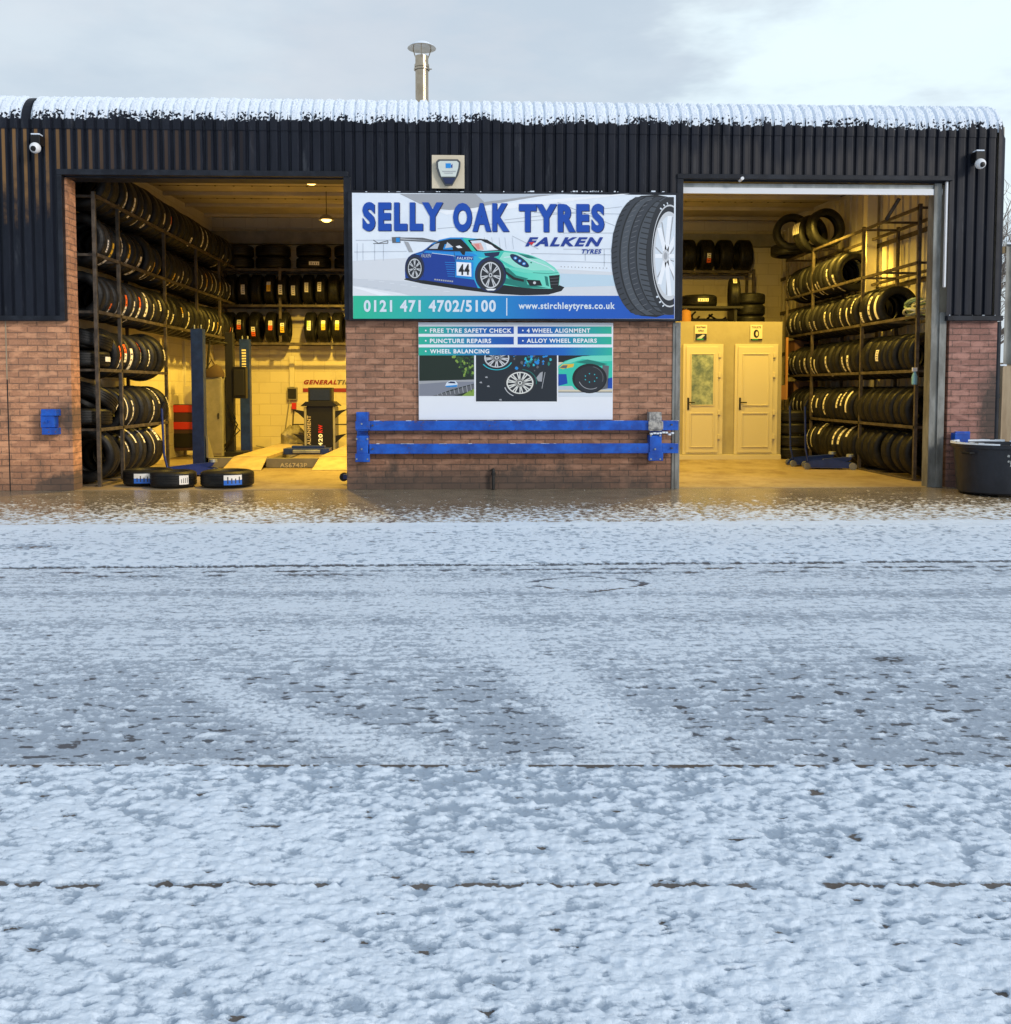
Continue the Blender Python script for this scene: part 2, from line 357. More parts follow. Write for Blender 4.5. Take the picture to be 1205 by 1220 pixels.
# hall floor: worn ochre concrete
mf = M('hall_floor_concrete', (.42, .33, .2), .45); t = NT(mf); o = t.obj()
n1 = t.noise(t.vmul(o, (1, .7, 1)), 1.6, 6, .72); n2 = t.noise(o, 30, 4, .7)
c = t.mix(t.sstep(n1, .42, .66), (.33, .265, .17), (.19, .135, .085)); c = t.mix(t.math('MULTIPLY', t.sstep(n2, .5, .8), .35), c, (.16, .12, .08))
t.l(c, t.b.inputs['Base Color']); rr = t.n('ShaderNodeMapRange', i_0=n1, i_1=.35, i_2=.7, i_3=.28, i_4=.6); t.l(rr.outputs[0], t.b.inputs['Roughness'])
t.bump(n2, .2, .003)
g = MB(); g.box(-5.25, 6.5, .021, 8.38, -.01, .003, mf); tag(g.build('hall_floor'), kind='structure')
# manhole cover peeking out of the snow
mh = thing('manhole_cover', 'snow-covered drain cover with a thin curved dark outline in the road', 'manhole cover', loc=(MH.x, MH.y, -.147))
g = MB(); g.prism([(.42*math.cos(a), .27*math.sin(a)) for a in np.linspace(0, 2*math.pi, 33)[:-1]], 'z', -.006, .001, MAT_DARK); g.build('frame', mh)
g = MB(); g.prism([(.37*math.cos(a), .235*math.sin(a)) for a in np.linspace(0, 2*math.pi, 33)[:-1]], 'z', .0015, .0045, noisy('rusty_iron', (.06, .04, .03), (.11, .08, .05), 20, .6)); g.build('lid', mh)
# ================================================================== THE GARAGE BUILDING
BL = thing('garage_building', 'long tyre garage with black ribbed cladding, brick piers and snowy curved eave', 'building')
XL0, XR1 = -7.6, P(1193, 250).x          # outer ends
a0, a1 = P(86, 500).x, P(412, 400).x     # left opening
b0, b1 = P(811, 400).x, P(1122, 400).x   # right opening
zc = P(10, 377).z; zcr = P(1150, 377).z; zl = P(240, 209).z; zr = P(960, 215, 0).z
EAVE = LAPZ+.05; RAD = .31; TOPZ = EAVE+RAD
XI = 6.5
def bw(name, x0, x1, y0, y1, z0, z1, mat): return B(name, BL, (x0, x1, y0, y1, z0, z1), mat=mat)
# brick
bw('brick_pier', XL0, a0, 0, .26, -.2, zc+.02, MAT_BRICKL)
bw('brick_pier', a0-.105, a0, .002, .258, zc+.021, zl, MAT_BRICKL)     # reveal continues up behind the cladding
bw('brick_pier', a1, b0-.06, 0, .26, -.2, P(600, 380).z+.1, MAT_BRICKC)
bw('brick_pier', b1+.10, P(1187, 450).x, 0, .26, -.2, zcr+.02, MAT_BRICKR)
# vertical joint in the left pier
g = MB(); jx = P(10, 500).x; g.box(jx-.006, jx+.006, -.003, .0, 0, P(10, 452).z, MAT_DARK); g.box(jx-.007, jx+.007, -.004, 0, P(10, 452).z, zc, MAT_WOOD); g.build('movement_joint', BL)
# ribbed cladding swept along x
PER = .125
def rib_xs(x0, x1):
    out = []; k = math.floor((x0+20)/PER)
    while k*PER-20 < x1:
        for dx, o in ((0, 0), (.018, 0), (.030, .026), (.052, .0275), (.098, .0275), (.112, .026)):
            x = k*PER-20+dx
            if x0 <= x <= x1: out.append((x, o))
        k += 1
    return out
def off_at(x):
    fx = (x+20) % PER; return float(np.interp(fx, [0, .018, .030, .052, .098, .112, .125], [0, 0, .026, .0275, .0275, .026, 0]))
def eave_path(n=10, back=9.0):
    pts = []
    for i in range(n+1):
        a = (math.pi/2-R(4))*i/n; pts.append((RAD-RAD*math.cos(a), EAVE+RAD*math.sin(a), -math.cos(a), math.sin(a)))
    y, z, ny, nz = pts[-1]
    for s in (.3, 1, 3, 6, back): pts.append((y+s*math.cos(R(4)), z+s*math.sin(R(4)), ny, nz))
    return pts
def sweep(name, x0, x1, path, mat, base, smooth=False):
    g = MB(); xs = [(x0, off_at(x0))]+rib_xs(x0+.001, x1-.001)+[(x1, off_at(x1))]; n = len(path); vs = []
    for x, o in xs:
        for (y, z, ny, nz) in path: vs.append((x, y+ny*(o+base), z+nz*(o+base)))
    fs = [(i*n+j, (i+1)*n+j, (i+1)*n+j+1, i*n+j+1) for i in range(len(xs)-1) for j in range(n-1)]
    g.add(vs, fs, mat); return g.build(name, BL, smooth=smooth)
CB = .045
def vert(z0, z1): return [(0, z0, -1, 0), (0, (z0+z1)/2, -1, 0), (0, z1, -1, 0)]
xe = XR1-.10
sweep('cladding', XL0, a0-.03, vert(zc, EAVE), MAT_CLAD, CB)
sweep('cladding', a0-.03, a1+.03, vert(zl, EAVE), MAT_CLAD, CB)
sweep('cladding', a1+.03, b0-.03, vert(P(600, 378).z, EAVE), MAT_CLAD, CB)
sweep('cladding', b0-.03, b1+.02, vert(zr+.0, EAVE), MAT_CLAD, CB)
sweep('cladding', b1+.02, xe, vert(zcr, EAVE), MAT_CLAD, CB)
ep = eave_path(); ep = [(0, LAPZ, -1, 0)]+ep
sweep('roof', XL0, xe, ep, MAT_CLAD, CB+.009)
# rounded end flashing
g = MB(); ring = []; full = [(0, zcr, -1, 0), (0, LAPZ, -1, 0)]+eave_path(14)
secs = []
for k in range(9):
    a = math.pi/2*k/8; secs.append((xe+.01+.13*math.sin(a)*.85, -(.13-.13*math.cos(a))))
secs.append((secs[-1][0], -.45))
vs = []
for (x, o) in secs:
    for (y, z, ny, nz) in full:
        oo = o
        if z < EAVE and o > -.4: oo = o*.5
        vs.append((x, y+ny*(oo+CB+.03), z+nz*(oo+CB+.03)))
n = len(full); g.add(vs, [(i*n+j, (i+1)*n+j, (i+1)*n+j+1, i*n+j+1) for i in range(len(secs)-1) for j in range(n-1)], MAT_CLAD)
g.build('end_flashing', BL, smooth=True)
# trims around the openings and under the cladding
def trim(*b): return B('trim', BL, *b, mat=MAT_TRIM, bevel=.004)
trim((XL0, a0-.07, -.085, -.002, zc-.055, zc+.005)); trim((b1+.03, xe+.12, -.085, -.002, zcr-.055, zcr+.005))
trim((a0-.075, a0-.02, -.088, -.001, zc-.055, zl+.03)); trim((a0-.0745, a1+.06, -.092, -.003, zl-.02, zl+.045))
trim((a1-.0, a1+.085, -.084, -.0015, P(600, 380).z-.02, zl-.02)); trim((b0-.075, b0-.0, -.084, -.0015, P(600, 380).z-.02, zr))
trim((b0-.0755, b1+.05, -.095, -.003, zr-.005, zr+.05))
B('lintel', BL, (a0-.1, a1+.1, .0, .26, zl-.035, zl+.25), mat=MAT_TRIM)
B('lintel', BL, (b0-.1, b1+.1, .0, .26, zr-.02, zr+.25), mat=MAT_TRIM)
# roller shutter parked in its head above the right bay
g = MB(); zs = P(960, 231, .02).z; zs2 = P(960, 219, .02).z
g.box(b0+.0, b1-.02, .02, .05, zs, zs+.07, MAT_WHITE); g.box(b0+.0, b1-.02, .03, .045, zs+.071, zs2, MAT_GALV)
g.tube([(b0+.7, .0, zs2+.03), (b0+.7, -.13, zs2+.03)], .02, MAT_WHITE); g.build('roller_shutter', BL)
# steel posts beside the right bay
def hpost(name, x0, x1, y0, y1, z1, mat):
    g = MB(); t_ = .014
    g.box(x0, x1, y0, y0+t_, 0, z1, mat); g.box(x0, x1, y1-t_, y1, 0, z1, mat); xm = (x0+x1)/2; g.box(xm-.006, xm+.006, y0+t_, y1-t_, 0, z1, mat); return g.build(name, BL)
g = MB(); g.box(b0-.095, b0+.0, -.012, .20, -.02, P(805, 381).z-.03, MAT_GALVD); g.box(b0-.06, b0-.03, -.02, -.0125, 0, 1.98, MAT_GALVD); g.build('steel_post', BL, bevel=.003)
g = MB(); zt = zcr; g.box(b1-.125, b1-.03, .01, .022, 0, zt+1.7, MAT_GALVD); g.box(b1-.125, b1-.112, .022, .17, 0, zt+1.7, MAT_GALVD); g.box(b1-.03, b1+.055, -.01, .16, 0, zt+.05, MAT_GALVD); g.build('steel_post', BL, bevel=.003)
g = MB(); g.box(b1-.012, b1+.012, -.06, -.02, zcr+.35, zr-.01, MAT_WHITE); g.build('guide_strip', BL, bevel=.004)
# interior shell
BK = 8.4
def colour_block(name):
    m = M(name, (.6, .55, .43), .65); t = NT(m); o = t.obj(); sp = t.n('ShaderNodeSeparateXYZ', i_0=o); u = t.math('ADD', sp.outputs[0], sp.outputs[1])
    cv = t.n('ShaderNodeCombineXYZ', i_0=u, i_1=sp.outputs[2]).outputs[0]
    br = t.n('ShaderNodeTexBrick', i_Vector=cv, i_Scale=1.0, i_Mortar_Size=.008, i_Mortar_Smooth=.4, i_Brick_Width=.45, i_Row_Height=.225, i_Color1=(.62, .56, .42, 1), i_Color2=(.58, .52, .39, 1), i_Mortar=(.50, .44, .33, 1)); br.offset = .5
    n = t.noise(o, 2.0, 5, .7); c = t.mix(t.math('MULTIPLY', t.sstep(n, .5, .75), .5), br.outputs[0], (.42, .36, .26)); t.l(c, t.b.inputs['Base Color'])
    t.bump(t.math('MULTIPLY', br.outputs[1], -1.0), .5, .006); return m
MAT_BLOCK = colour_block('painted_blockwork')
bw('back_wall', -5.45, XI+.05, BK, BK+.2, -.05, 4.9, MAT_BLOCK)
g = MB(); g.prism([(.261, -.05), (BK-.001, -.05), (BK-.001, 4.9), (.261, 4.54)], 'x', -5.45, -5.25, MAT_BLOCK); g.build('side_wall', BL)
# right side wall is ribbed cream sheeting on rails
g = MB()
for k in range(33): g.box(XI, XI+.03, .27+k*.25, .27+k*.25+.16, 0, 4.5, MAT_CREAM)
g.prism([(.261, -.05), (BK, -.05), (BK, 4.9), (.261, 4.54)], 'x', XI+.031, XI+.06, MAT_CREAM); g.build('side_wall', BL)
g = MB()
for z in (1.9, 2.75, 3.45): g.box(XI-.012, XI-.002, .3, BK, z, z+.07, MAT_STEEL)
g.build('sheeting_rail', BL)
g = MB(); g.box(6.28, 6.44, 3.5, 3.66, 0, 4.5, MAT_CREAM); g.build('column', BL)
g = MB(); g.tube([P(1072, 236, .7), P(1056, 262, .8)], .025, MAT_STEEL); g.build('brace', BL)
g = MB(); tz = 4.42
for (x0, x1, z0) in ((XL0, a0-.106, zc+.021), (a0-.105, a1+.06, zl+.251), (a1+.061, b0-.061, P(600, 380).z+.101), (b0-.06, b1-.001, zr+.251), (b1, XI+.055, zcr+.021)): g.box(x0, x1, .09, .17, z0, EAVE+.12, MAT_ROOFIN)
g.build('light_block_lining', BL)  # unseen backing added behind the cladding to stop lamp light leaking out
# roof lining: sloping panels with purlins
g = MB(); sl_ = math.tan(R(2))
g.add([(-5.25, .26, 4.42), (XI, .26, 4.42), (XI, BK, 4.42+8.1*sl_), (-5.25, BK, 4.42+8.1*sl_)], [(0, 1, 2, 3)], MAT_ROOFIN)
g.build('roof_lining', BL)
for i, y in enumerate((1.3, 2.6, 3.9, 5.2, 6.5, 7.8)):
    z = 4.42+(y-.26)*sl_; B('purlin', BL, (-5.24, XI-.01, y, y+.06, z-.065, z-.004), mat=MAT_ROOFIN)
g = MB()
for y in (1.95, 3.25, 4.55, 5.85):
    z = 4.41+(y-.26)*sl_
    for k in range(38): g.box(-5.1+k*.3, -5.07+k*.3, y, y+.02, z-.012, z-.001, MAT_DARK)
    g.box(-5.2, XI-.05, y+.005, y+.012, z-.006, z-.002, MAT_DARK)
g.build('lining_screws', BL)
B('eaves_beam', BL, (-5.24, XI-.02, BK-.22, BK-.01, 4.15, 4.40), mat=MAT_GREY)
# ---- snow on the roof edge, ragged lower edge
g = MB(); xs = np.arange(XL0, XR1-.02, .0135); 
pp = []
for i in range(3, 101):
    a = (math.pi/2-R(4))*i/100; pp.append((RAD-RAD*math.cos(a), EAVE+RAD*math.sin(a), -math.cos(a), math.sin(a), RAD*a))
y, z, ny, nz, s0 = pp[-1]
pp = pp[::2]
for s in (.04, .1, .2, .4, .8, 1.6, 3, 6, 8.5): pp.append((y+s*math.cos(R(4)), z+s*math.sin(R(4)), ny, nz, s0+s))
pa = np.array(pp); XX = np.repeat(xs[:, None], len(pp), 1); SS = np.repeat(pa[None, :, 4], len(xs), 0)
lim = .075+.04*fbm(XX/.5, SS*0, 4, 5)+.03*fbm(XX/.05, SS*0+2, 3, 6)-.02*ss(XX, 3.2, 5.5)
patch = fbm(XX/.030, SS/.030, 4, 8); patch2 = fbm(XX/.3, SS/.3, 3, 12)
th = ss(SS-lim, -.02, .16)*(.016+.012*patch+.008*patch2)+.006*patch-ss(.30-SS, .0, .2)*.024*ss(patch2*.4+patch*.9, .05, .4)
hole = (np.abs(XX-P(33, 130).x) < .05) & (SS < .50)
th = np.where(hole, -.02, th); th = np.where(SS-lim < -.02, -.02, th)
offs = np.array([off_at(x) for x in xs])[:, None]*.95; rnd = np.clip((XX-(xe-.0))/.125, 0, 1); dr = -.13*(1-np.sqrt(np.clip(1-rnd**2, 0, 1)))
O = CB+.012+offs+th+dr+np.where(XX > xe, .018-offs, 0)
V = np.stack([XX, pa[None, :, 0]+pa[None, :, 2]*O, pa[None, :, 1]+pa[None, :, 3]*O], -1).reshape(-1, 3)
nn = len(pp); i = np.arange(len(xs)*nn).reshape(len(xs), nn); q = np.stack([i[:-1, :-1], i[1:, :-1], i[1:, 1:], i[:-1, 1:]], -1).reshape(-1, 4)
g.add(V.tolist(), q.tolist(), MAT_SNOW); g.build('roof_snow', BL, smooth=False)
# snow dusting on trims
g = MB()
for px in (975, 990, 1010): pass
for k in range(60):
    x = random.uniform(XL0, a0-.1) if k % 4 == 0 else random.uniform(b1+.05, xe); zz = zc+.006 if k % 4 == 0 else zcr+.006
    g.box(x, x+random.uniform(.02, .06), -.083, -.05, zz, zz+.008, MAT_SNOW)
g.build('trim_snow', BL)
# ---- chimney flue
c = P(503, 122, 2.5); ch = thing('chimney_flue', 'stainless steel flue pipe with conical rain cap above the snowy roof', 'chimney', loc=(c.x, 2.5, c.z-.3))
zt = P(503, 67, 2.5).z-ch.location.z; g = MB(); r_ = .095
g.lathe([(r_, 0), (r_, zt-.16), (r_+.012, zt-.155), (r_+.012, zt-.12), (r_, zt-.115), (r_, zt), (r_-.006, zt), (r_-.006, zt-.3)], MAT_CHROME, n=32); g.build('pipe', ch, smooth=True)
g = MB(); g.lathe([(r_+.012, zt-.2), (r_+.02, zt-.195), (r_+.02, zt-.175), (r_+.012, zt-.17)], MAT_CHROME, n=32); g.tube([(r_+.01, -.02, zt-.185), (r_+.05, -.02, zt-.185)], .008, MAT_CHROME); g.build('clamp_band', ch, smooth=True)
g = MB()
for k in range(3):
    a = R(30+120*k); g.tube([(r_*math.cos(a), r_*math.sin(a), zt-.03), (.15*math.cos(a), .15*math.sin(a), zt+.12)], .007, MAT_CHROME, 6)
g.build('cap_strut', ch)
g = MB(); g.lathe([(.205, zt+.11), (.0, zt+.125)], MAT_CHROME, n=36); g.lathe([(.205, zt+.11), (.20, zt+.118), (.1, zt+.165), (.0, zt+.18)], MAT_CHROME, n=36); cap = g.build('rain_cap', ch, smooth=True)
g = MB(); g.lathe([(.185, zt+.128), (.17, zt+.145), (.1, zt+.19), (0, zt+.203)], MAT_SNOW, n=36); g.build('snow', cap, smooth=True)
# ================================================================== PRINTED ART
def clip_poly(pts, rect):
    if rect is None: return pts
    x0, y0, x1, y1 = rect
    for ax, lim, sg in ((0, x0, 1), (0, x1, -1), (1, y0, 1), (1, y1, -1)):
        out = []
        for i in range(len(pts)):
            a, b = pts[i-1], pts[i]; da, db = (a[ax]-lim)*sg, (b[ax]-lim)*sg
            if da >= 0 and db >= 0: out.append(b)
            elif da >= 0 or db >= 0:
                t_ = da/(da-db); p = (a[0]+(b[0]-a[0])*t_, a[1]+(b[1]-a[1])*t_)
                out.append(p)
                if db >= 0: out.append(b)
        pts = out
        if not pts: return []
    return pts
class Art:
    """flat printed shapes given in a zoomed photo frame, laid on plane y=Y (each layer a hair prouder)"""
    def __init__(s, Y, ox=0, oy=0, sc=1.0, clip=None): s.Y = Y; s.o = (ox, oy, sc); s.mb = MB(); s.clip = clip
    def frame(s, ox, oy, sc, clip=None): s.o = (ox, oy, sc); s.clip = clip
    def w(s, u, v, L): 
        p = P(s.o[0]+u/s.o[2], s.o[1]+v/s.o[2], s.Y); return (p.x, s.Y-L*.0002, p.z)
    def poly(s, pts, mat, L):
        pts = clip_poly(list(pts), s.clip)
        if len(pts) < 3: return
        A = sum(pts[i-1][0]*pts[i][1]-pts[i][0]*pts[i-1][1] for i in range(len(pts)))
        if A > 0: pts = pts[::-1]
        s.mb.add([s.w(u, v, L) for u, v in pts], [tuple(range(len(pts)))], mat)
    def rect(s, a, b, c, d, mat, L): s.poly([(a, b), (c, b), (c, d), (a, d)], mat, L)
    def line(s, a, b, w, mat, L):
        dx, dy = b[0]-a[0], b[1]-a[1]; l = math.hypot(dx, dy) or 1; nx, ny = -dy/l*w/2, dx/l*w/2
        s.poly([(a[0]+nx, a[1]+ny), (b[0]+nx, b[1]+ny), (b[0]-nx, b[1]-ny), (a[0]-nx, a[1]-ny)], mat, L)
    def path(s, pts, w, mat, L):
        for a, b in zip(pts, pts[1:]): s.line(a, b, w, mat, L)
    def ell(s, cx, cy, rx, ry, mat, L, n=36, rot=0, a0=0, a1=360):
        c_, s_ = math.cos(R(rot)), math.sin(R(rot)); pts = []
        for k in range(n+(a1-a0 < 360)):
            a = R(a0+(a1-a0)*k/n); x, y = rx*math.cos(a), ry*math.sin(a); pts.append((cx+x*c_-y*s_, cy+x*s_+y*c_))
        s.poly(pts, mat, L)
    def ring(s, cx, cy, rx, ry, t_, mat, L, n=36, a0=0, a1=360):
        for k in range(n):
            p = []
            for a, q in ((k, 1), (k+1, 1), (k+1, 1-t_), (k, 1-t_)):
                an = R(a0+(a1-a0)*a/n); p.append((cx+rx*q*math.cos(an), cy+ry*q*math.sin(an)))
            s.poly(p, mat, L)
    def wheel(s, cx, cy, rx, ry, L, n=10, mat=None, hub=None, w=.10):
        s.ell(cx, cy, rx, ry, INK['tyre'], L); s.ring(cx, cy, rx, ry, .10, mat, L+2)
        for k in range(n):
            a = 2*math.pi*k/n+.2
            for da in (-.11, .11):
                x1, y1 = cx+rx*.92*math.cos(a+da), cy+ry*.92*math.sin(a+da)
                x0, y0 = cx+rx*.15*math.cos(a), cy+ry*.15*math.sin(a); s.line((x0, y0), (x1, y1), rx*w, mat, L+1)
        s.ell(cx, cy, rx*.17, ry*.17, mat, L+2, 16); s.ell(cx, cy, rx*.09, ry*.09, INK['tyre'], L+3, 12)
    def build(s, name, parent): return s.mb.build(name, parent)
def ink(n, c, r=.35): return M('print_'+n, c, r)
INK = {k: ink(k, c) for k, c in dict(white=(.86, .90, .97), pale=(.66, .74, .84), floor=(.68, .72, .79), grey=(.36, .38, .42), lgrey=(.50, .56, .65), dgrey=(.12, .13, .15), tyre=(.018, .022, .03),
    black=(.008, .01, .014), navy=(.01, .02, .08), blue=(.001, .065, .42), deep=(.003, .04, .30), sky=(.01, .25, .70), aqua=(.02, .50, .62), teal=(.03, .56, .42), lteal=(.16, .70, .56), mint=(.30, .75, .64),
    dteal=(.01, .20, .17), silver=(.60, .63, .68), pink=(.70, .45, .42), red=(.60, .02, .03), lime=(.22, .36, .06), leaf=(.03, .09, .02), forest=(.008, .02, .012), road=(.22, .24, .30), yellow=(.75, .50, .05), cream=(.68, .62, .48), brown=(.15, .05, .02), orange=(.8, .18, .02), green=(.01, .25, .06), ice=(.66, .76, .88)).items()}
def grad(name, stops, axis_x0, axis_x1):
    m = M(name, (0, .3, .5), .35); t = NT(m); sp = t.n('ShaderNodeSeparateXYZ', i_0=t.obj())
    mr = t.n('ShaderNodeMapRange', i_0=sp.outputs[0], i_1=axis_x0, i_2=axis_x1); cr = t.n('ShaderNodeValToRGB', i_0=mr.outputs[0])
    e = cr.color_ramp.elements
    while len(e) < len(stops): e.new(.5)
    for k, (p, c) in enumerate(stops): e[k].position = p; e[k].color = (*c, 1)
    t.l(cr.outputs[0], t.b.inputs['Base Color']); return m
SPC = {'v': 1.0}
def text_mesh(body, bold=0.0, shear=0.0):
    cu = bpy.data.curves.new('lettering', 'FONT'); cu.body = body; cu.offset = bold; cu.shear = shear; cu.resolution_u = 4; cu.fill_mode = 'FRONT'; cu.space_character = 1.0+bold*4.6
    o = bpy.data.objects.new('lettering', cu); COL.objects.link(o); dg = bpy.context.evaluated_depsgraph_get()
    me = bpy.data.meshes.new_from_object(o.evaluated_get(dg)); vs = [(v.co.x, v.co.y) for v in me.vertices]; fs = [tuple(p.vertices) for p in me.polygons]
    bpy.data.objects.remove(o); bpy.data.curves.remove(cu); bpy.data.meshes.remove(me); return vs, fs
def text_on(mb, body, px0, px1, py0, py1, Y, mat, bold=0.0, shear=0.0, vertical=False, thick=0.0):
    """fit text to a box of the photo (px0..px1, py0 top..py1 bottom) on plane y=Y"""
    vs, fs = text_mesh(body, bold, shear)
    xs = [v[0] for v in vs]; ys = [v[1] for v in vs]; ax0, ax1, ay0, ay1 = min(xs), max(xs), min(ys), max(ys)
    a, b, c_, d = P(px0, py0, Y), P(px1, py0, Y), P(px0, py1, Y), P(px1, py1, Y); out = []
    for x, y in vs:
        u, v = (x-ax0)/(ax1-ax0), (y-ay0)/(ay1-ay0)
        if vertical: u, v = 1-v, u       # reads upward
        top = a.lerp(b, u); bot = c_.lerp(d, u); p = bot.lerp(top, v); out.append((p.x, Y, p.z))
    mb.add(out, fs, mat)
def plate(name, parent, px0, py0, px1, py1, Y, thick, mat, bevel=.003):
    a, b = P(px0, py0, Y), P(px1, py1, Y); return B(name, parent, (a.x, b.x, Y, Y+thick, b.z, a.z), mat=mat, bevel=bevel)
# ---- big banner
YB = -.135
bn = thing('banner_sign', 'large SELLY OAK TYRES banner with racing car picture on black backing frame', 'sign')
MAT_BAN = noisy('banner_print_ground', (.72, .80, .92), (.80, .87, .96), 1.6, .4, 0, 0)
plate('frame', bn, 414.5, 226.5, 809, 382.5, YB+.006, .07, MAT_TRIM)
pl = plate('panel', bn, 419.5, 229.5, 804, 380, YB, .005, MAT_BAN, 0)
A = Art(YB-.0015, 410, 220, 5.738)
bg = (60, 55, 2258, 915)
A.clip = bg
A.poly([(380, 62), (1500, 62), (1330, 80), (1180, 105), (1000, 135), (880, 160), (760, 175), (640, 165), (520, 130)], INK['grey'], 0)
A.poly([(900, 62), (1600, 62), (1330, 70), (1100, 100), (960, 118)], INK['lgrey'], 1)
A.poly([(640, 180), (880, 160), (1190, 118), (1900, 62), (1960, 62), (1400, 130), (1100, 168), (700, 205)], INK['white'], 1)
A.poly([(60, 520), (420, 500), (1200, 560), (1900, 600), (1900, 760), (60, 760)], INK['floor'], 0)
for (a, b) in (((70, 460), (430, 455)), ((640, 300), (1400, 235)), ((1100, 240), (1900, 150)), ((1460, 120), (1900, 300)), ((1500, 440), (1890, 438)), ((1280, 470), (1900, 480)), ((1380, 520), (1900, 535)), ((1300, 190), (1900, 200)), ((80, 380), (330, 378)), ((1500, 330), (1900, 330)), ((1150, 350), (1330, 440)), ((1650, 440), (1650, 520)), ((1780, 440), (1780, 560))):
    A.line(a, b, 5, INK['lgrey'], 2)
for x in (90, 130, 210, 270): A.line((x, 400), (x, 520), 4, INK['lgrey'], 2)
A.path([(200, 378), (235, 400), (300, 382), (300, 400), (200, 402)], 5, INK['dgrey'], 3)
for x in (960, 1010, 1060, 1100, 1150): A.line((x, 360), (x+10, 440), 3, INK['lgrey'], 2)
for k in range(14): A.ell(1485+k*24, 560+k*.8, 4, 4, INK['grey'], 2, 8)
PF = ink('floor_shade', (.60, .645, .72)); PF2 = ink('floor_light', (.76, .80, .87))
A.poly([(60, 640), (420, 660), (800, 720), (1200, 760), (60, 760)], PF, 2); A.poly([(60, 690), (380, 740), (460, 760), (60, 760)], PF2, 3); A.poly([(60, 700), (110, 700), (330, 752), (250, 760)], INK['white'], 3.5); A.poly([(1250, 600), (1900, 620), (1900, 690), (1500, 700)], ink('pit_lane_blue', (.52, .68, .82)), 3)
for k in range(26): A.line((90+k*37, 640+(k*53) % 95), (90+k*37+30+(k*7) % 20, 642+(k*53) % 95), 3, INK['lgrey'] if k % 2 else PF2, 3.6)
# car, drawn in a closer frame
CF = (460, 270, 5.477)
A.frame(*CF, (-220, -210, 1890, 447))
A.poly([(118, 345), (150, 320), (560, 330), (1130, 380), (1165, 395), (1145, 420), (1060, 443), (900, 448), (760, 440), (640, 428), (480, 408), (240, 372)], INK['black'], 4)
MB_CAR = grad('print_car_body', [(0, (.003, .05, .32)), (.30, (.004, .13, .50)), (.45, (.02, .40, .72)), (.58, (.03, .55, .45)), (.8, (.12, .68, .54)), (1, (.20, .72, .60))], P(483, 320).x, P(668, 320).x)
A.poly([(126, 335), (124, 285), (130, 230), (145, 200), (170, 180), (235, 160), (265, 140), (300, 110), (350, 85), (420, 70), (500, 70), (545, 74), (600, 78), (660, 85), (720, 120), (770, 155), (850, 165), (900, 175), (960, 190), (1040, 225), (1100, 265), (1130, 300), (1138, 330), (1130, 385), (1080, 405), (960, 402), (860, 392), (770, 380), (690, 410), (600, 400), (560, 400), (400, 375), (240, 350), (150, 335)], MB_CAR, 5)
A.poly([(140, 215), (170, 186), (260, 172), (440, 190), (455, 240), (445, 330), (575, 345), (600, 400), (400, 374), (240, 348), (150, 333)], INK['deep'], 6)
A.poly([(240, 168), (265, 158), (430, 166), (560, 172), (600, 190), (560, 195), (430, 184)], INK['sky'], 7)
A.poly([(300, 110), (350, 85), (420, 70), (500, 70), (540, 76), (470, 80), (410, 80), (350, 93), (305, 118)], INK['sky'], 7)
A.poly([(262, 148), (300, 119), (350, 94), (420, 80), (490, 80), (525, 115), (568, 163), (440, 160), (280, 152)], INK['black'], 8)
A.poly([(280, 144), (318, 114), (350, 106), (336, 144)], INK['lgrey'], 9); A.poly([(372, 148), (385, 112), (430, 128), (438, 150)], INK['sky'], 9); A.poly([(385, 140), (400, 100), (440, 132)], INK['lgrey'], 10); A.line((360, 98), (352, 150), 6, INK['black'], 11)
A.poly([(455, 128), (480, 122), (500, 138), (470, 140)], INK['white'], 10)
A.poly([(500, 74), (545, 76), (590, 160), (560, 158)], INK['teal'], 9)
A.poly([(535, 88), (610, 78), (660, 84), (772, 156), (640, 163), (590, 160)], INK['black'], 9); A.poly([(550, 92), (620, 88), (735, 152), (640, 158), (598, 154)], INK['ice'], 10)
A.poly([(556, 110), (620, 104), (640, 150), (600, 154)], INK['pink'], 11); A.poly([(575, 114), (606, 111), (614, 144), (600, 148)], ink('soft_red', (.70, .25, .24)), 11.5); A.poly([(650, 104), (690, 120), (720, 148), (660, 150)], INK['white'], 11.2)
A.path([(300, 172), (420, 186), (452, 192)], 3, INK['ice'], 9); A.path([(445, 165), (455, 250), (448, 335)], 2.5, INK['black'], 9); A.path([(250, 160), (235, 200), (245, 330)], 2.5, INK['navy'], 8); A.path([(132, 250), (150, 200), (180, 182), (240, 176)], 4, INK['sky'], 8)
A.path([(770, 200), (880, 190), (1000, 240)], 5, INK['ice'], 9.5); A.path([(960, 300), (1060, 306), (1125, 300)], 3, INK['dteal'], 9.5); A.poly([(770, 330), (900, 372), (1060, 400), (900, 398), (770, 372)], INK['dteal'], 8.7); A.path([(1000, 238), (1060, 262), (1100, 290)], 4, INK['ice'], 9.5)
A.poly([(240, 348), (600, 400), (560, 410), (240, 362)], INK['black'], 8); A.ell(948, 234, 6, 5, INK['dteal'], 10, 10)
A.poly([(480, 146), (508, 138), (520, 150), (514, 186), (498, 182), (486, 164)], INK['black'], 11)
A.poly([(640, 172), (745, 163), (735, 188), (700, 200), (648, 190)], INK['navy'], 8)
A.poly([(600, 200), (700, 205), (760, 235), (800, 265), (1120, 300), (1060, 310), (900, 300), (790, 275)], INK['lteal'], 8)
A.poly([(770, 165), (900, 180), (1030, 225), (1110, 285), (960, 285), (840, 265), (740, 210)], INK['mint'], 8.5); A.poly([(860, 175), (930, 185), (990, 210), (920, 205)], INK['dteal'], 9)
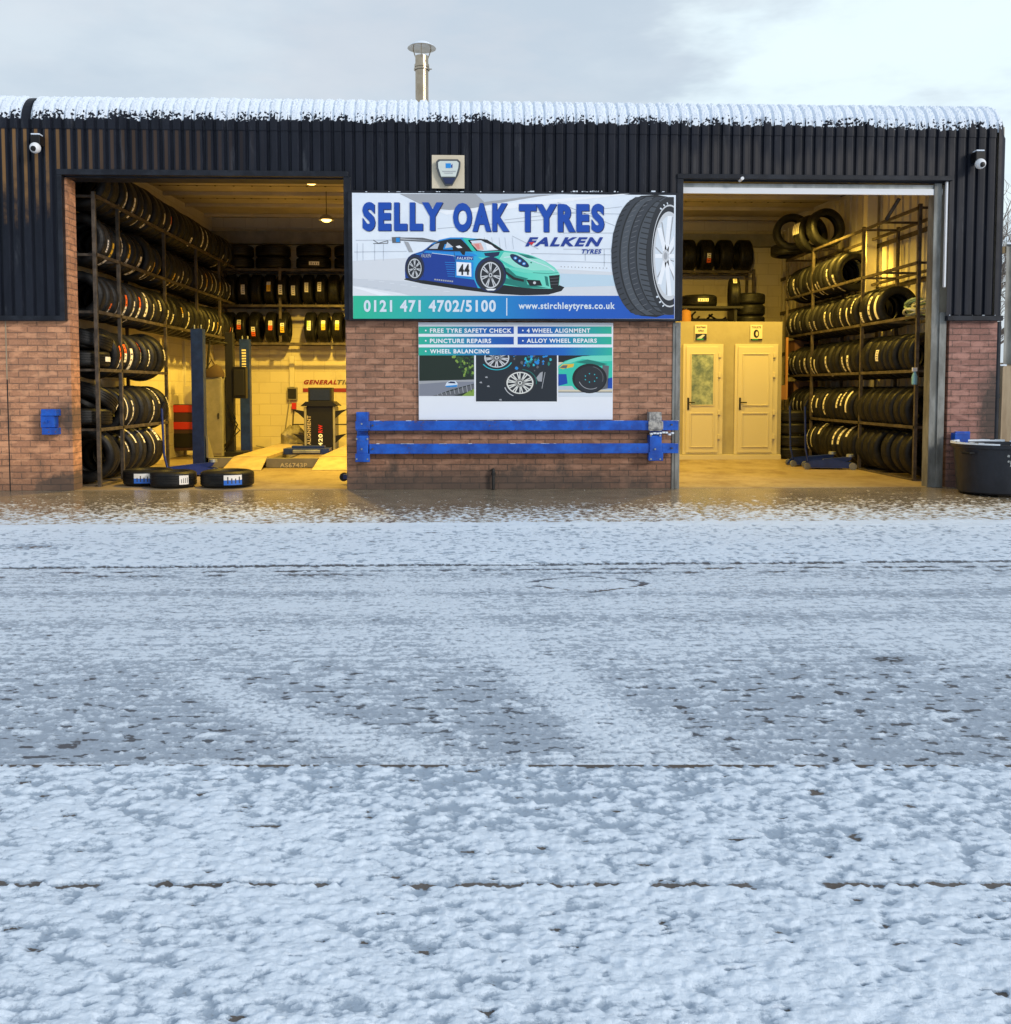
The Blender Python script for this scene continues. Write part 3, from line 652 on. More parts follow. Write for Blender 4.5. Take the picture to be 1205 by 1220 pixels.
for (cx, cy, rx, ry, n_) in ((188, 272, 52, 74, 10), (683, 318, 84, 98, 10)):
    A.ell(cx, cy-6, rx*1.22, ry*1.18, INK['navy'], 9); A.ell(cx, cy, rx*1.05, ry*1.02, INK['tyre'], 10)
A.wheel(188, 272, 44, 64, 12, 7, INK['silver'], w=.11); A.wheel(683, 316, 67, 86, 12, 7, INK['silver'], w=.10)
A.poly([(650, 405), (720, 405), (705, 416), (665, 416)], INK['white'], 12)
A.poly([(450, 225), (570, 232), (572, 338), (452, 326)], INK['sky'], 9); A.poly([(460, 230), (556, 236), (558, 326), (462, 318)], INK['white'], 10); A.poly([(456, 188), (570, 194), (570, 218), (456, 212)], INK['deep'], 10)
for k in range(7): A.line((385+k*3, 232+k*15), (450, 234+k*15), 3, INK['sky'], 8)
A.ell(872, 222, 72, 24, INK['navy'], 10, rot=33)
for k in range(3): A.ell(845+k*28, 205+k*18, 12, 10, INK['sky'], 11, 12); A.ell(845+k*28, 205+k*18, 6, 5, INK['ice'], 12, 10)
A.poly([(770, 265), (800, 272), (850, 318), (930, 338), (915, 345), (930, 402), (880, 396), (800, 335)], INK['dteal'], 9); A.poly([(775, 285), (840, 330), (900, 345), (900, 360), (830, 345), (785, 310)], INK['black'], 10)
A.poly([(915, 345), (1005, 350), (1020, 385), (940, 386)], INK['black'], 11); A.ell(970, 366, 10, 9, INK['silver'], 12, 12)
A.poly([(1035, 322), (1055, 326), (1065, 390), (1045, 382)], INK['dteal'], 10); A.poly([(1064, 320), (1134, 314), (1126, 400), (1076, 402)], INK['black'], 10)
for k in range(3): A.line((1072, 338+k*20), (1128, 334+k*20), 3, INK['dgrey'], 11)
A.poly([(38, 68), (95, 66), (95, 106), (42, 106)], INK['dgrey'], 9); A.rect(66, 72, 90, 100, INK['sky'], 10); A.poly([(95, 70), (240, 72), (345, 95), (330, 103), (95, 90)], INK['dgrey'], 8); A.poly([(95, 76), (300, 92), (95, 82)], INK['silver'], 9)
A.poly([(118, 95), (146, 100), (178, 166), (150, 166)], INK['grey'], 8)
for k in range(9): A.rect(316+k*14, 340+k*1.5, 326+k*14, 350+k*1.5, INK['grey'], 9)
A.build('car_picture', pl)
def letter(parent, name, *specs):
    T = MB()
    for s_ in specs: text_on(T, *s_)
    return T.build(name, parent)
letter(pl, 'car_lettering', ('FALKEN', 502, 514, 302.5, 306.5, YB-.007, INK['lgrey'], .0, .3)); letter(pl, 'car_number', ('44', 546.8, 559.5, 314.5, 327.5, YB-.007, INK['black'], .035))
letter(pl, 'car_lettering', ('FALKEN', 544.5, 563, 306, 309, YB-.007, INK['ice'], .01, .2))
# strip at the foot
A = Art(YB-.0015, 0, 0, 1.0)
A.rect(421, 352.3, 803.6, 379.6, grad('print_strip', [(0, (.02, .50, .30)), (.16, (.02, .45, .40)), (.38, (.01, .28, .60)), (.62, (.005, .12, .55)), (1, (.005, .07, .45))], P(421, 365).x, P(803, 365).x), 14)
A.line((604, 355), (604, 376), 1.2, INK['ice'], 15); A.build('colour_strip', pl)
# tyre picture
A = Art(YB-.0015, 600, 220, 5.477, (690, 58, 1113, 872))
A.poly([(860, 90), (900, 72), (1000, 66), (1070, 78), (1120, 112), (1140, 300), (1140, 640), (1112, 800), (1080, 840), (1000, 864), (900, 856), (830, 835), (780, 770), (738, 660), (712, 540), (704, 430), (716, 320), (748, 220), (800, 135)], INK['black'], 16)
TK = ink('tyre_tread', (.035, .043, .058)); TK2 = ink('tyre_tread_light', (.062, .075, .095))
for (o1, o2, mm) in ((0, 50, TK), (60, 105, TK2), (113, 158, TK), (166, 225, TK2)):
    L_ = []; R_ = []
    for k in range(21):
        t_ = -1+2*k/20; v = 465+t_*385; b = 1-math.sqrt(max(0, 1-(t_*.985)**2)); xx = 705+b*190
        L_.append((xx+o1*(1+b*.2), v)); R_.append((xx+o2*(1+b*.2), v))
    A.poly(L_+R_[::-1], mm, 17)
for k in range(22):
    t_ = -.93+1.86*k/21; v = 465+t_*385; b = 1-math.sqrt(1-(t_*.985)**2); xx = 705+b*190
    A.line((xx+4, v), (xx+36, v-14), 7, INK['black'], 18); A.line((xx+178, v), (xx+232, v+12), 7, INK['black'], 18)
    A.line((xx+70, v), (xx+98, v-12), 4, INK['dgrey'], 18); A.line((xx+120, v), (xx+150, v-12), 4, INK['dgrey'], 18)
A.ell(1085, 465, 150, 385, INK['tyre'], 19, 60); A.ring(1085, 465, 118, 335, .03, INK['silver'], 20, 60); A.ell(1080, 465, 103, 290, INK['silver'], 21, 60); A.ell(1085, 465, 96, 262, INK['pale'], 22, 60)
for k in range(8):
    a = 2*math.pi*k/8; A.line((1062, 465), (1085+95*math.cos(a), 465+260*math.sin(a)), 26, INK['white'], 23); A.line((1062+6, 465+20), (1085+95*math.cos(a+.22), 465+260*math.sin(a+.22)), 8, INK['grey'], 22.5)
A.ell(1058, 465, 22, 42, INK['silver'], 24, 24); A.ell(1058, 465, 12, 24, INK['grey'], 25, 20)
for a_, q in ((-118, 1), (-108, 1), (-98, 1), (108, 1), (118, 1), (128, 1)):
    a = R(a_); A.line((1085+127*math.cos(a), 465+345*math.sin(a)), (1085+127*math.cos(a+.05), 465+345*math.sin(a+.05)), 14, INK['pale'], 22)
A.build('tyre_picture', pl)
MT_SH = ink('title_shadow', (.006, .015, .09))
for w_, x0, x1, y0, y1 in (('SELLY', 432, 528, 240.5, 275), ('OAK', 540, 607, 241.5, 276), ('TYRES', 618.5, 720, 242.5, 276.5)):
    letter(pl, 'title_word', (w_, x0+.9, x1+.9, y0+.8, y1+.8, YB-.0068, MT_SH, .054), (w_, x0, x1, y0, y1, YB-.0072, INK['blue'], .054))
letter(pl, 'logo_word', ('FALKEN', 626, 719, 282.4, 293.4, YB-.007, ink('logo_blue', (.005, .04, .30)), .045, .35)); letter(pl, 'logo_word', ('TYRES', 693.5, 717, 296.8, 302.2, YB-.007, ink('logo_blue', (.01, .03, .3)), .03, .25))
letter(pl, 'phone_number', ('0121 471 4702/5100', 433.5, 591, 357.3, 371.8, YB-.0072, INK['ice'], .035)); letter(pl, 'web_address', ('www.stirchleytyres.co.uk', 618, 733, 360.2, 370.4, YB-.0072, INK['ice'], .03))
A = Art(YB-.0075, 600, 220, 5.477); A.poly([(163, 376), (203, 372), (185, 395)], INK['red'], 2); A.build('logo_triangle', pl)
g = MB()
for k in range(34):
    px = random.uniform(620, 715) if k % 2 else random.uniform(425, 800); p = P(px, 228, YB); h_ = random.uniform(.003, .016)
    g.box(p.x, p.x+random.uniform(.01, .05), YB-.002, YB+.04, p.z-.006, p.z-.006+h_, MAT_SNOW)
g.build('snow', bn)
# ---- service board
YS = -.03
sv = thing('service_sign', 'white services board with three wheel and car pictures on the brick pier', 'sign')
sp_ = plate('panel', sv, 498.6, 383.8, 730.2, 500, YS, .026, M('board_white', (.80, .85, .94), .4), .002)
A = Art(YS-.001, 490, 375, 4.82); g1 = [(0, (.02, .46, .32)), (.3, (.015, .36, .42)), (.65, (.005, .14, .50)), (1, (.006, .07, .42))]
gl = grad('print_row_left', g1, P(499, 400).x, P(613, 400).x); gr = grad('print_row_right', [(1-p, c) for p, c in g1][::-1], P(617, 400).x, P(729, 400).x)
for v0, v1 in ((67, 109), (126, 170)): A.rect(43, v0, 590, v1, gl, 1); A.rect(612, v0, 1152, v1, gr, 1)
gm = grad('print_row_third', [(0, (.02, .46, .32)), (.25, (.01, .25, .50)), (.5, (.006, .07, .42)), (.75, (.005, .14, .55)), (1, (.02, .46, .36))], P(499, 418).x, P(729, 418).x)
A.rect(43, 187, 1155, 233, gm, 1)
A.build('service_strips', sp_)
A = Art(YS-.001, 490, 375, 4.82, (46, 233, 362, 466))      # road photo
A.rect(46, 233, 362, 466, INK['forest'], 2)
rr_ = random.Random(3)
for k in range(150):
    x, y = rr_.uniform(225, 362), rr_.uniform(233, 350); s_ = rr_.uniform(4, 13); m_ = rr_.choice([INK['leaf'], INK['leaf'], INK['lime'], INK['forest']])
    if x-225 > (y-233)*.7: A.poly([(x+s_*math.cos(a)*rr_.uniform(.5, 1.2), y+s_*math.sin(a)*rr_.uniform(.5, 1.2)) for a in (0, 1.2, 2.4, 3.6, 4.9)], m_, 3+k*.005)
A.poly([(46, 380), (362, 372), (362, 384), (46, 400)], INK['grey'], 4); A.poly([(46, 398), (200, 386), (362, 384), (362, 395), (230, 430), (130, 466), (46, 466)], INK['road'], 5)
A.poly([(120, 466), (250, 432), (362, 398), (362, 430), (300, 450), (240, 466)], INK['dgrey'], 6); A.poly([(290, 466), (330, 440), (362, 425), (362, 466)], INK['lime'], 7)
for k in range(9): A.line((150+k*24, 456-k*7), (156+k*24, 466-k*3), 4, INK['grey'], 7)
A.poly([(195, 408), (205, 388), (225, 378), (255, 380), (268, 396), (264, 412), (225, 416)], INK['ice'], 7); A.poly([(208, 392), (226, 382), (250, 384), (256, 394)], INK['navy'], 8); A.poly([(196, 408), (266, 402), (262, 414), (205, 416)], INK['sky'], 8)
A.build('road_picture', sp_)
A = Art(YS-.001, 490, 375, 4.82)
A.rect(366, 232.5, 844, 504, INK['white'], 5); A.rect(372, 232, 838, 498, ink('picture_navy', (.012, .018, .028)), 6)
A.frame(560, 415, 6.694, (52, 56, 690, 418))
A.wheel(215, 75, 100, 78, 8, 9, INK['silver'], w=.09); A.ring(215, 82, 128, 92, .07, INK['aqua'], 8, 30, 20, 150)
A.ell(400, 272, 128, 104, INK['tyre'], 7); A.wheel(400, 275, 108, 88, 8, 10, ink('wheel_white', (.72, .74, .72)), w=.085); A.ring(408, 268, 126, 102, .045, INK['dteal'], 9, 30, -85, 10); A.ring(400, 284, 128, 106, .05, INK['silver'], 9, 8, 115, 165)
rr_ = random.Random(8)
for k in range(60):
    x, y = rr_.gauss(490, 70), rr_.gauss(95, 32); s_ = rr_.uniform(5, 17); A.poly([(x+s_*math.cos(a)*rr_.uniform(.4, 1.3), y+s_*math.sin(a)*rr_.uniform(.4, 1.3)) for a in (0, 1.3, 2.6, 3.9, 5)], rr_.choice([INK['aqua'], INK['navy'], INK['dteal'], INK['dgrey'], INK['sky']]), 8+k*.01)
A.poly([(530, 235), (560, 195), (582, 185), (575, 265), (545, 262)], INK['grey'], 9); A.line((600, 190), (575, 320), 5, INK['grey'], 9)
for x, y in ((75, 270), (120, 228), (232, 408), (135, 300)): A.poly([(x, y), (x+18, y-6), (x+24, y+8), (x+6, y+7)], INK['grey'], 9)
A.build('wheel_picture', sp_)
A = Art(YS-.001, 560, 415, 6.694, (706, 56, 1137, 385))
A.rect(700, 50, 1140, 390, INK['cream'], 2); A.rect(700, 50, 1140, 110, INK['black'], 2.5); A.rect(700, 300, 1140, 330, INK['lgrey'], 3); A.rect(700, 345, 1140, 352, INK['dgrey'], 3.5); A.rect(700, 352, 1140, 390, INK['pale'], 3.4)
A.poly([(706, 140), (760, 100), (860, 70), (1000, 52), (1140, 52), (1140, 310), (1040, 330), (840, 330), (815, 300), (706, 300)], INK['teal'], 4); A.poly([(720, 130), (800, 88), (900, 62), (1140, 55), (1140, 100), (1040, 104), (900, 84), (800, 118)], INK['lteal'], 5)
A.poly([(840, 110), (940, 88), (1100, 125), (1040, 140)], INK['dteal'], 6); A.poly([(712, 155), (740, 128), (832, 122), (825, 148), (740, 165)], INK['yellow'], 6); A.poly([(715, 155), (745, 135), (780, 134), (770, 160)], INK['dgrey'], 7)
A.poly([(706, 205), (770, 205), (780, 280), (706, 300)], INK['blue'], 6); A.poly([(1060, 130), (1110, 140), (1100, 320), (1040, 330)], INK['dgrey'], 6); A.poly([(1100, 240), (1140, 230), (1140, 320), (1100, 320)], INK['blue'], 6)
A.ell(955, 240, 138, 118, INK['black'], 7); A.ell(958, 245, 120, 104, INK['tyre'], 8); A.ring(965, 235, 100, 92, .05, INK['grey'], 9, 20, 60, 160); A.ring(965, 235, 100, 92, .05, INK['dgrey'], 9, 20, -80, 20)
for k in range(7):
    a = 2*math.pi*k/7; A.ell(965+48*math.cos(a), 235+34*math.sin(a), 5, 5, INK['aqua'], 10, 8)
A.build('car_close_up_picture', sp_)
YT = YS-.0035
def row(body, u0, u1, v0, v1): letter(sp_, 'lettering', (body, 490+u0/4.82, 490+u1/4.82, 375+v0/4.82, 375+v1/4.82, YT, INK['white'], .03))
T = MB()
row('FREE TYRE SAFETY CHECK', 108, 577, 78, 103); row('PUNCTURE REPAIRS', 108, 460, 137, 163); row('WHEEL BALANCING', 108, 449, 197, 222); row('4 WHEEL ALIGNMENT', 664, 1029, 78, 103); row('ALLOY WHEEL REPAIRS', 664, 1067, 136, 161)
for u, v in ((84, 90), (84, 149), (84, 209), (642, 90), (642, 149)):
    p = P(490+u/4.82, 375+v/4.82, YT); T.lathe([(0, 0), (.010, 0)], INK['white'], (p.x, YT, p.z), 'y', 10)
T.build('bullet_dots', sp_)
# ---- alarm siren box
al = thing('alarm_box', 'burglar alarm siren box on a square cream board above the banner', 'alarm')
plate('backboard', al, 514.6, 184.4, 553.6, 224.5, -.105, .03, M('cream_board', (.66, .58, .44), .6), .002)
def apoly(mb, pts, y0, y1, mat):
    w = [P(440+u/5.811, 30+v/5.811, y0) for u, v in pts]; mb.prism([(p.x, p.z) for p in w], 'y', y0, y1, mat)
g = MB(); apoly(g, [(468, 945), (482, 932), (612, 932), (628, 948), (626, 980), (612, 1030), (572, 1100), (526, 1100), (484, 1030), (470, 985)], -.155, -.106, M('siren_dark', (.07, .08, .09), .35)); bx = g.build('siren_cover', al, bevel=.008)
g = MB(); apoly(g, [(478, 950), (490, 940), (606, 940), (619, 952), (616, 985), (598, 1046), (500, 1046), (480, 985)], -.162, -.156, M('siren_face', (.62, .68, .66), .3)); g.build('face_plate', bx, bevel=.002)
g = MB(); apoly(g, [(508, 1056), (596, 1056), (576, 1096), (528, 1096)], -.163, -.156, INK['navy']); g.build('strobe', bx)
T = MB(); w = [(530, 955), (566, 955), (566, 988), (530, 988)]; apoly(T, w, -.1645, -.163, INK['sky']); T2 = P(440+575/5.811, 30+970/5.811, -.164)
apoly(T, [(568, 968), (578, 958), (576, 990), (568, 982)], -.1645, -.163, INK['deep'])
for k, (u0, u1) in enumerate(((506, 600), (520, 580))): apoly(T, [(u0, 1008+k*12), (u1, 1008+k*12), (u1, 1013+k*12), (u0, 1013+k*12)], -.1645, -.163, INK['grey'])
T.build('badge', bx)
# ---- two dome cameras
for (px, py, lab) in ((42, 176, 'white ball security camera on the cladding left of the left bay'), (1168.5, 195, 'white ball security camera near the right end of the cladding')):
    p = P(px, py, -.2); cm = thing('security_camera', lab, 'camera', 'security cameras on the cladding', loc=(p.x, -.2, p.z))
    g = MB(); g.box(-.055, .055, .0, .12, .035, .15, MAT_BLACK); g.build('bracket', cm, bevel=.01)
    g = MB(); g.lathe([(.0, -.062)]+[(.062*math.sin(R(a)), -.062*math.cos(R(a))) for a in range(15, 180, 15)]+[(0, .062)], MAT_WHITE, axis='z', n=24); hd = g.build('housing', cm, smooth=True)
    g = MB(); g.lathe([(.0, -.012), (.022, -.010), (.03, .0), (.03, .02)], MAT_BLACK, (0, -.058, -.018), 'y', 20); g.build('lens', hd, smooth=True)
    g = MB(); g.box(-.05, .05, .0, .1, .151, .168, MAT_SNOW); g.build('snow', cm, bevel=.006)
# ---- blue crash barrier
br = thing('crash_barrier', 'two blue steel rails bolted across the foot of the centre brick pier', 'barrier')
def railbox(name, px0, px1, py0, py1, Y, th, mat, parent): 
    a, b = P(px0, py0, Y), P(px1, py1, Y); return B(name, parent, (a.x, b.x, Y, Y+th, b.z, a.z), mat=mat, bevel=.006)
railbox('rail', 440, 808.5, 501.5, 512.5, -.14, .06, MAT_BLUE, br); railbox('rail', 440, 808.5, 529, 540, -.14, .06, MAT_BLUE, br)
for (px, ys) in ((431.8, (491, 512.5, 519, 548.5)), (781.5, (491, 512.5, 519, 547))):
    m1 = MAT_BLUE if px < 600 else noisy('worn_bracket_paint', (.45, .44, .42), (.12, .12, .13), 24, .6)
    railbox('bracket', px-7.5, px+7.0, ys[0], ys[1]+1, -.16, .155, m1, br); railbox('bracket', px-7, px+7, ys[2], ys[3]+1.5, -.16, .155, MAT_BLUE, br)
    railbox('wall_plate', px-6.5, px+7, ys[0]+6, ys[3]-6, -.03, .028, MAT_BLUE, br)
    for y_, w_ in ((ys[0]+1, m1), (ys[3]-18, MAT_BLUE)): railbox('clamp', px-8.5, px-7+16, y_+10, y_+20, -.175, .014, w_, br)
g = MB()
for px, py in ((431, 505), (431, 535), (425, 523), (438, 523), (425, 547), (438, 547), (776, 519), (787, 519), (781, 535), (776, 547), (787, 547), (444, 507), (444, 535), (801, 506), (801, 534)):
    p = P(px, py, -.178); g.tube([p, p+Vector((0, .03, 0))], .011, MAT_STEEL if px in (444, 801) else MAT_GALV, 8)
g.build('bolt', br)
g = MB()
for k in range(60):
    px = random.choice([random.uniform(445, 770), random.uniform(470, 720), random.uniform(775, 808)]); low = k % 2; p = P(px, 501.3 if not low else 528.8, -.12); l_ = random.uniform(.01, .07)
    g.box(p.x, p.x+l_, -.135, -.09, p.z-.002, p.z+random.uniform(.001, .005), MAT_SNOW)
for dx in range(8): p = P(775+dx*3.6, 517+random.uniform(-1, 2), -.15); g.box(p.x, p.x+.03, -.165, -.1, p.z, p.z+.02, MAT_SNOW)
g.build('snow', br)
lb = thing('wall_bracket', 'blue steel barrier bracket left alone on the left brick pier', 'bracket')
railbox('plate', 49, 67, 488, 517, -.03, .028, MAT_BLUE, lb); railbox('channel', 48, 65, 493, 509.5, -.15, .119, MAT_BLUE, lb); railbox('lip', 48.5, 67, 487.5, 495.5, -.17, .138, MAT_BLUE, lb); railbox('lip', 49.5, 67, 510, 518, -.17, .138, MAT_BLUE, lb)
g = MB(); p = P(56, 502, -.15); g.tube([p, p+Vector((0, -.025, 0))], .016, MAT_BLUE, 8); g.build('bolt', lb)
rb = thing('wall_bracket', 'small blue steel bracket on the right brick pier behind the black tub', 'bracket')
railbox('plate', 1139, 1156, 514, 534, -.03, .028, MAT_BLUE, rb); railbox('channel', 1138.5, 1154, 516, 531, -.14, .109, MAT_BLUE, rb)
dp = thing('drain_pipe', 'short black waste pipe stub at the foot of the centre brick pier', 'pipe')
g = MB(); p0, p1 = P(588, 560, -.05), P(588, 584, -.05); g.tube([(p0.x, .01, p0.z+.0), (p0.x, -.05, p0.z), (p0.x, -.055, p0.z-.03), (p1.x, -.055, 0)], .02, MAT_DARK, 12); g.build('pipe', dp, smooth=True)
g = MB(); g.lathe([(.021, 0), (.028, .0), (.028, .03), (.021, .03)], MAT_DARK, (p0.x, -.055, p0.z-.06), n=16); g.build('collar', dp, smooth=True)
# ================================================================== INSIDE THE HALL
LV = (.03, .735, 1.475, 2.19, 2.89, 3.60)
def rack(label, sgn, xf, xb, posts, spans, cross):
    """spans: per level (y0,y1); xf front rail x, xb back rail x"""
    rk = thing('tyre_rack', label, 'rack', 'steel tyre racks in the hall', loc=(xf, posts[0], 0)); L = (xf, posts[0], 0); h = .022
    for i, y in enumerate(posts):
        lo, hi = 0.0, LV[-1]+h
        if y > 3.3 and sgn < 0: lo = LV[3]-.03
        for x in (xf, xb):
            g = MB(); g.box(x-h, x+h, y-h, y+h, lo, hi, MAT_STEEL); o = g.build('post', loc=L, bevel=.003); o.parent = rk; o.location = (0, 0, 0)
    for z, (y0, y1) in zip(LV, spans):
        for x in (xf, xb):
            g = MB(); g.box(x-.018-.004*sgn, x+.018-.004*sgn, y0, y1, z-.045, z-.005, MAT_STEEL); o = g.build('rail', loc=L, bevel=.003); o.parent = rk; o.location = (0, 0, 0)
    for y in cross:
        for z, (y0, y1) in zip(LV, spans):
            if y0-.01 <= y <= y1+.01:
                g = MB(); g.box(min(xf, xb)+.024, max(xf, xb)-.024, y-.015, y+.015, z-.04, z-.01, MAT_STEEL); o = g.build('crossbar', loc=L); o.parent = rk; o.location = (0, 0, 0)
    return rk
XLF, XLB = -4.59, -5.16
rack('steel tyre rack along the left wall, six levels full of black tyres', -1, XLF, XLB, (.4, 1.2, 3.1, 4.8, 6.3), ((.4, 3.12), (.4, 3.12), (.4, 3.12), (.4, 7.4), (.4, 7.4), (.4, 7.4)), (.45, 1.2, 3.1, 4.8, 6.3))
XRF, XRB = 5.86, 6.38
rack('steel tyre rack along the right wall with empty bays near the opening', 1, XRF, XRB, (.8, 2.6, 4.7, 6.05), ((.78, 6.1),)*6, (.82, 1.95, 2.6, 4.7, 6.05))
# back rack across the hall
YBF, YBB = 7.72, 8.2
bk = thing('tyre_rack', 'steel tyre rack high on the back wall above the vehicle lift', 'rack', 'steel tyre racks in the hall', loc=(0, YBF, 0))
for x in (-4.95, -3.76, -1.3, 1.0, 3.2, 5.72):
    for y in (0, YBB-YBF): g = MB(); g.box(x-.025, x+.025, y-.025, y+.025, 2.15, 3.62, MAT_STEEL); g.build('post', bk)
for z in (2.14, 2.89, 3.60):
    for y in (0, YBB-YBF):
        if z < 2.8: g = MB(); g.box(-5.0, 2.5, y-.02, y+.02, z-.05, z-.005, MAT_STEEL); g.build('rail', bk)
        elif z < 3.5: g = MB(); g.box(-5.0, -1.2, y-.02, y+.02, z-.05, z-.005, MAT_STEEL); g.build('rail', bk)
        else: g = MB(); g.box(-5.0, 5.74, y-.02, y+.02, z-.05, z-.005, MAT_STEEL); g.build('rail', bk)
# ---- office box with two doors
YO = 4.8
xo0, xo1 = 2.2, P(931, 480, YO).x; zo = P(870, 383, YO).z
MAT_OFF = noisy('office_wall_paint', (.33, .30, .22), (.38, .35, .26), 2, .7)
of = BL
B('partition_wall', of, (xo0, xo1, YO, YO+.1, 0, zo), (xo0, xo0+.1, YO+.101, BK-.01, 0, zo), (xo1-.1, xo1, YO+.101, BK-.01, 0, zo), (xo0+.101, xo1-.101, YO+.101, BK-.01, zo-.12, zo-.001), mat=MAT_OFF)
B('step', of, (P(808, 545, YO-.05).x, xo1-.02, YO-.1, YO-.002, .0, .085), mat=MAT_UPVC, bevel=.004)
for k, (px0, px1) in enumerate(((813.5, 861), (875, 926))):
    x0, x1 = P(px0, 480, YO).x, P(px1, 480, YO).x; z0, z1 = .09, P(840, 410, YO).z; y = YO-.03
    d = B('door', of, (x0, x1, y, YO-.003, z0, z1), mat=MAT_UPVC, bevel=.004)
    lf0, lf1 = x0+.05, x1-.09
    B('leaf', d, (lf0, lf1, y-.022, y-.001, z0+.03, z1-.045), mat=MAT_UPVC, bevel=.006)
    zm = z0+(z1-z0)*.41
    def mould(a, b, c, e): 
        g = MB(); t_ = .018
        for q in ((a, b, c, c+t_), (a, b, e-t_, e), (a, a+t_, c+t_, e-t_), (b-t_, b, c+t_, e-t_)): g.box(q[0], q[1], y-.034, y-.0225, q[2], q[3], MAT_UPVC)
        g.build('moulding', d, bevel=.004)
    mould(lf0+.07, lf1-.07, z0+.12, zm-.06); mould(lf0+.07, lf1-.07, zm+.06, z1-.16)
    if k == 0: B('glass_pane', d, (lf0+.09, lf1-.09, y-.027, y-.0225, zm+.08, z1-.18), mat=noisy('mottled_glass', (.10, .15, .11), (.42, .50, .36), 5, .12, 0, 0, detail=6))
    g = MB(); hx = lf0+.035; g.box(hx-.015, hx+.015, y-.03, y-.0225, zm-.01, zm+.2, MAT_DARK); g.tube([(hx, y-.03, zm+.12), (hx, y-.06, zm+.12), (hx+.11, y-.06, zm+.115)], .010, MAT_DARK, 8); g.build('handle', d)
    for q in (.16, .38, .72, .9):
        g = MB(); g.box(lf1-.0, lf1+.045, y-.03, y-.001, z0+(z1-z0)*q-.04, z0+(z1-z0)*q+.04, MAT_UPVC); g.build('hinge', d, bevel=.004)
for (px, words, lab, pic) in ((835.5, ('WAITING', 'AREA'), 'small notice with two words and a road picture above the glazed door', 0), (901.5, ('TOILETS', ''), 'small notice with a round tyre picture above the solid door', 1)):
    s_ = thing('door_notice', lab, 'notice', 'notices above the office doors')
    plate('panel', s_, px-7, 387, px+7, 405.5, YO-.02, .015, M('notice_cream', (.70, .64, .5), .5), .001)
    letter(s_, 'lettering', (words[0], px-5.5, px+5.5, 388.6, 391, YO-.023, INK['black'], .03))
    if words[1]: letter(s_, 'lettering', (words[1], px-3.5, px+3.5, 392.8, 395, YO-.023, INK['black'], .03))
    A = Art(YO-.021, 0, 0, 1)
    if pic: A.ell(px, 397.6, 3.3, 5, INK['black'], 1, 20); A.ell(px+.6, 397.6, 1.5, 2.8, INK['cream'], 2, 16); A.rect(px-7, 403.5, px+7, 405.4, INK['black'], 1); A.rect(px-5, 403.8, px+2, 405, INK['green'], 2)
    else: A.rect(px-6.8, 397.5, px+6.8, 405.3, INK['black'], 1); A.poly([(px-5, 403), (px+2, 398.5), (px+5, 399), (px, 404)], INK['lgrey'], 2); A.rect(px-5, 403.3, px+3, 404.9, INK['green'], 3)
    A.build('picture', s_)
# ---- lamps
WARM = (1.0, .64, .085)
def lamp(px, py, Y, watts, lab, z=None, cone=132):
    p = P(px, py, Y)
    if z is not None: p.z = z
    lm = thing('ceiling_lamp', lab, 'lamp', 'warm ceiling lamps in the hall', loc=p)
    g = MB(); g.lathe([(.02, .09), (.05, .085), (.10, .05), (.135, .0), (.13, -.005), (.09, .045), (.0, .06)], MAT_GREY, n=24); g.build('shade', lm, smooth=True)
    g = MB(); g.lathe([(0, -.035), (.05, -.03), (.085, -.005), (.08, .015), (0, .03)], M('lit_bulb', (1, .62, .16), .5, 0, 5), n=20); g.build('bulb', lm, smooth=True)
    zc_ = 4.40+(p.y-.26)*math.tan(R(2))-p.z
    g = MB(); g.tube([(0, 0, .08), (0, 0, max(zc_, .1))], .006, MAT_DARK, 6); g.build('chain', lm)
    ld = bpy.data.lights.new('lamp_light', 'SPOT'); ld.spot_size = R(cone); ld.spot_blend = .45; ld.energy = watts; ld.color = WARM; ld.shadow_soft_size = .09
    lo = bpy.data.objects.new('lamp_light', ld); COL.objects.link(lo); lo.parent = lm; lo.location = (0, 0, -.14); lo.rotation_euler = (R(24 if cone > 140 else 13), 0, 0); return lm
LW = 600
lamp(371, 217, 2.0, LW*1.35, 'lit warm ceiling lamp nearer the left bay opening'); lamp(389, 262, 5.0, LW*1.35, 'lit warm ceiling lamp hanging farther back in the left bay')
lamp(880, 300, 1.55, LW*.7, 'lit warm ceiling lamp just behind the right bay lintel', 4.22, 154); lamp(960, 300, 3.6, LW*.8, 'lit warm ceiling lamp in front of the office, up under the roof', 4.36)
lamp(650, 300, 3.2, LW*.7, 'lit warm ceiling lamp behind the centre brick pier', 4.2)
# ---- four post lift
X0 = -4.15
lf = thing('vehicle_lift', 'four post vehicle lift with dark blue posts and pale runway ramps', 'lift', loc=(X0, 3.2, 0))
def lp(name, fn, **k):
    g = MB(); fn(g); o = g.build(name, loc=(X0, 3.2, 0), **k); o.parent = lf; o.location = (0, 0, 0); return o
for (x, y) in ((X0, 3.2), (X0, 6.3), (-1.6, 3.2), (-1.6, 6.3)):
    sg = 1 if x < -3 else -1
    def post(g, x=x, y=y, sg=sg):
        g.box(x-.09, x+.09, y-.02, y, .02, 2.12, MAT_LIFTB); g.box(x-.09, x-.07, y+.001, y+.14, .02, 2.12, MAT_LIFTB); g.box(x+.07, x+.09, y+.001, y+.14, .02, 2.12, MAT_LIFTB); g.box(x-.17, x+.17, y-.08, y+.2, .004, .02, MAT_LIFTB)
        g.box(x-.09, x+.09, y-.02, y+.14, 2.121, 2.13, MAT_LIFTB)
        for q in (-.05, .05): g.tube([(x+q, y+.05, 2.13), (x+q, y+.05, 2.19)], .014, MAT_GALV, 8)
    po = lp('post', post, bevel=.004)
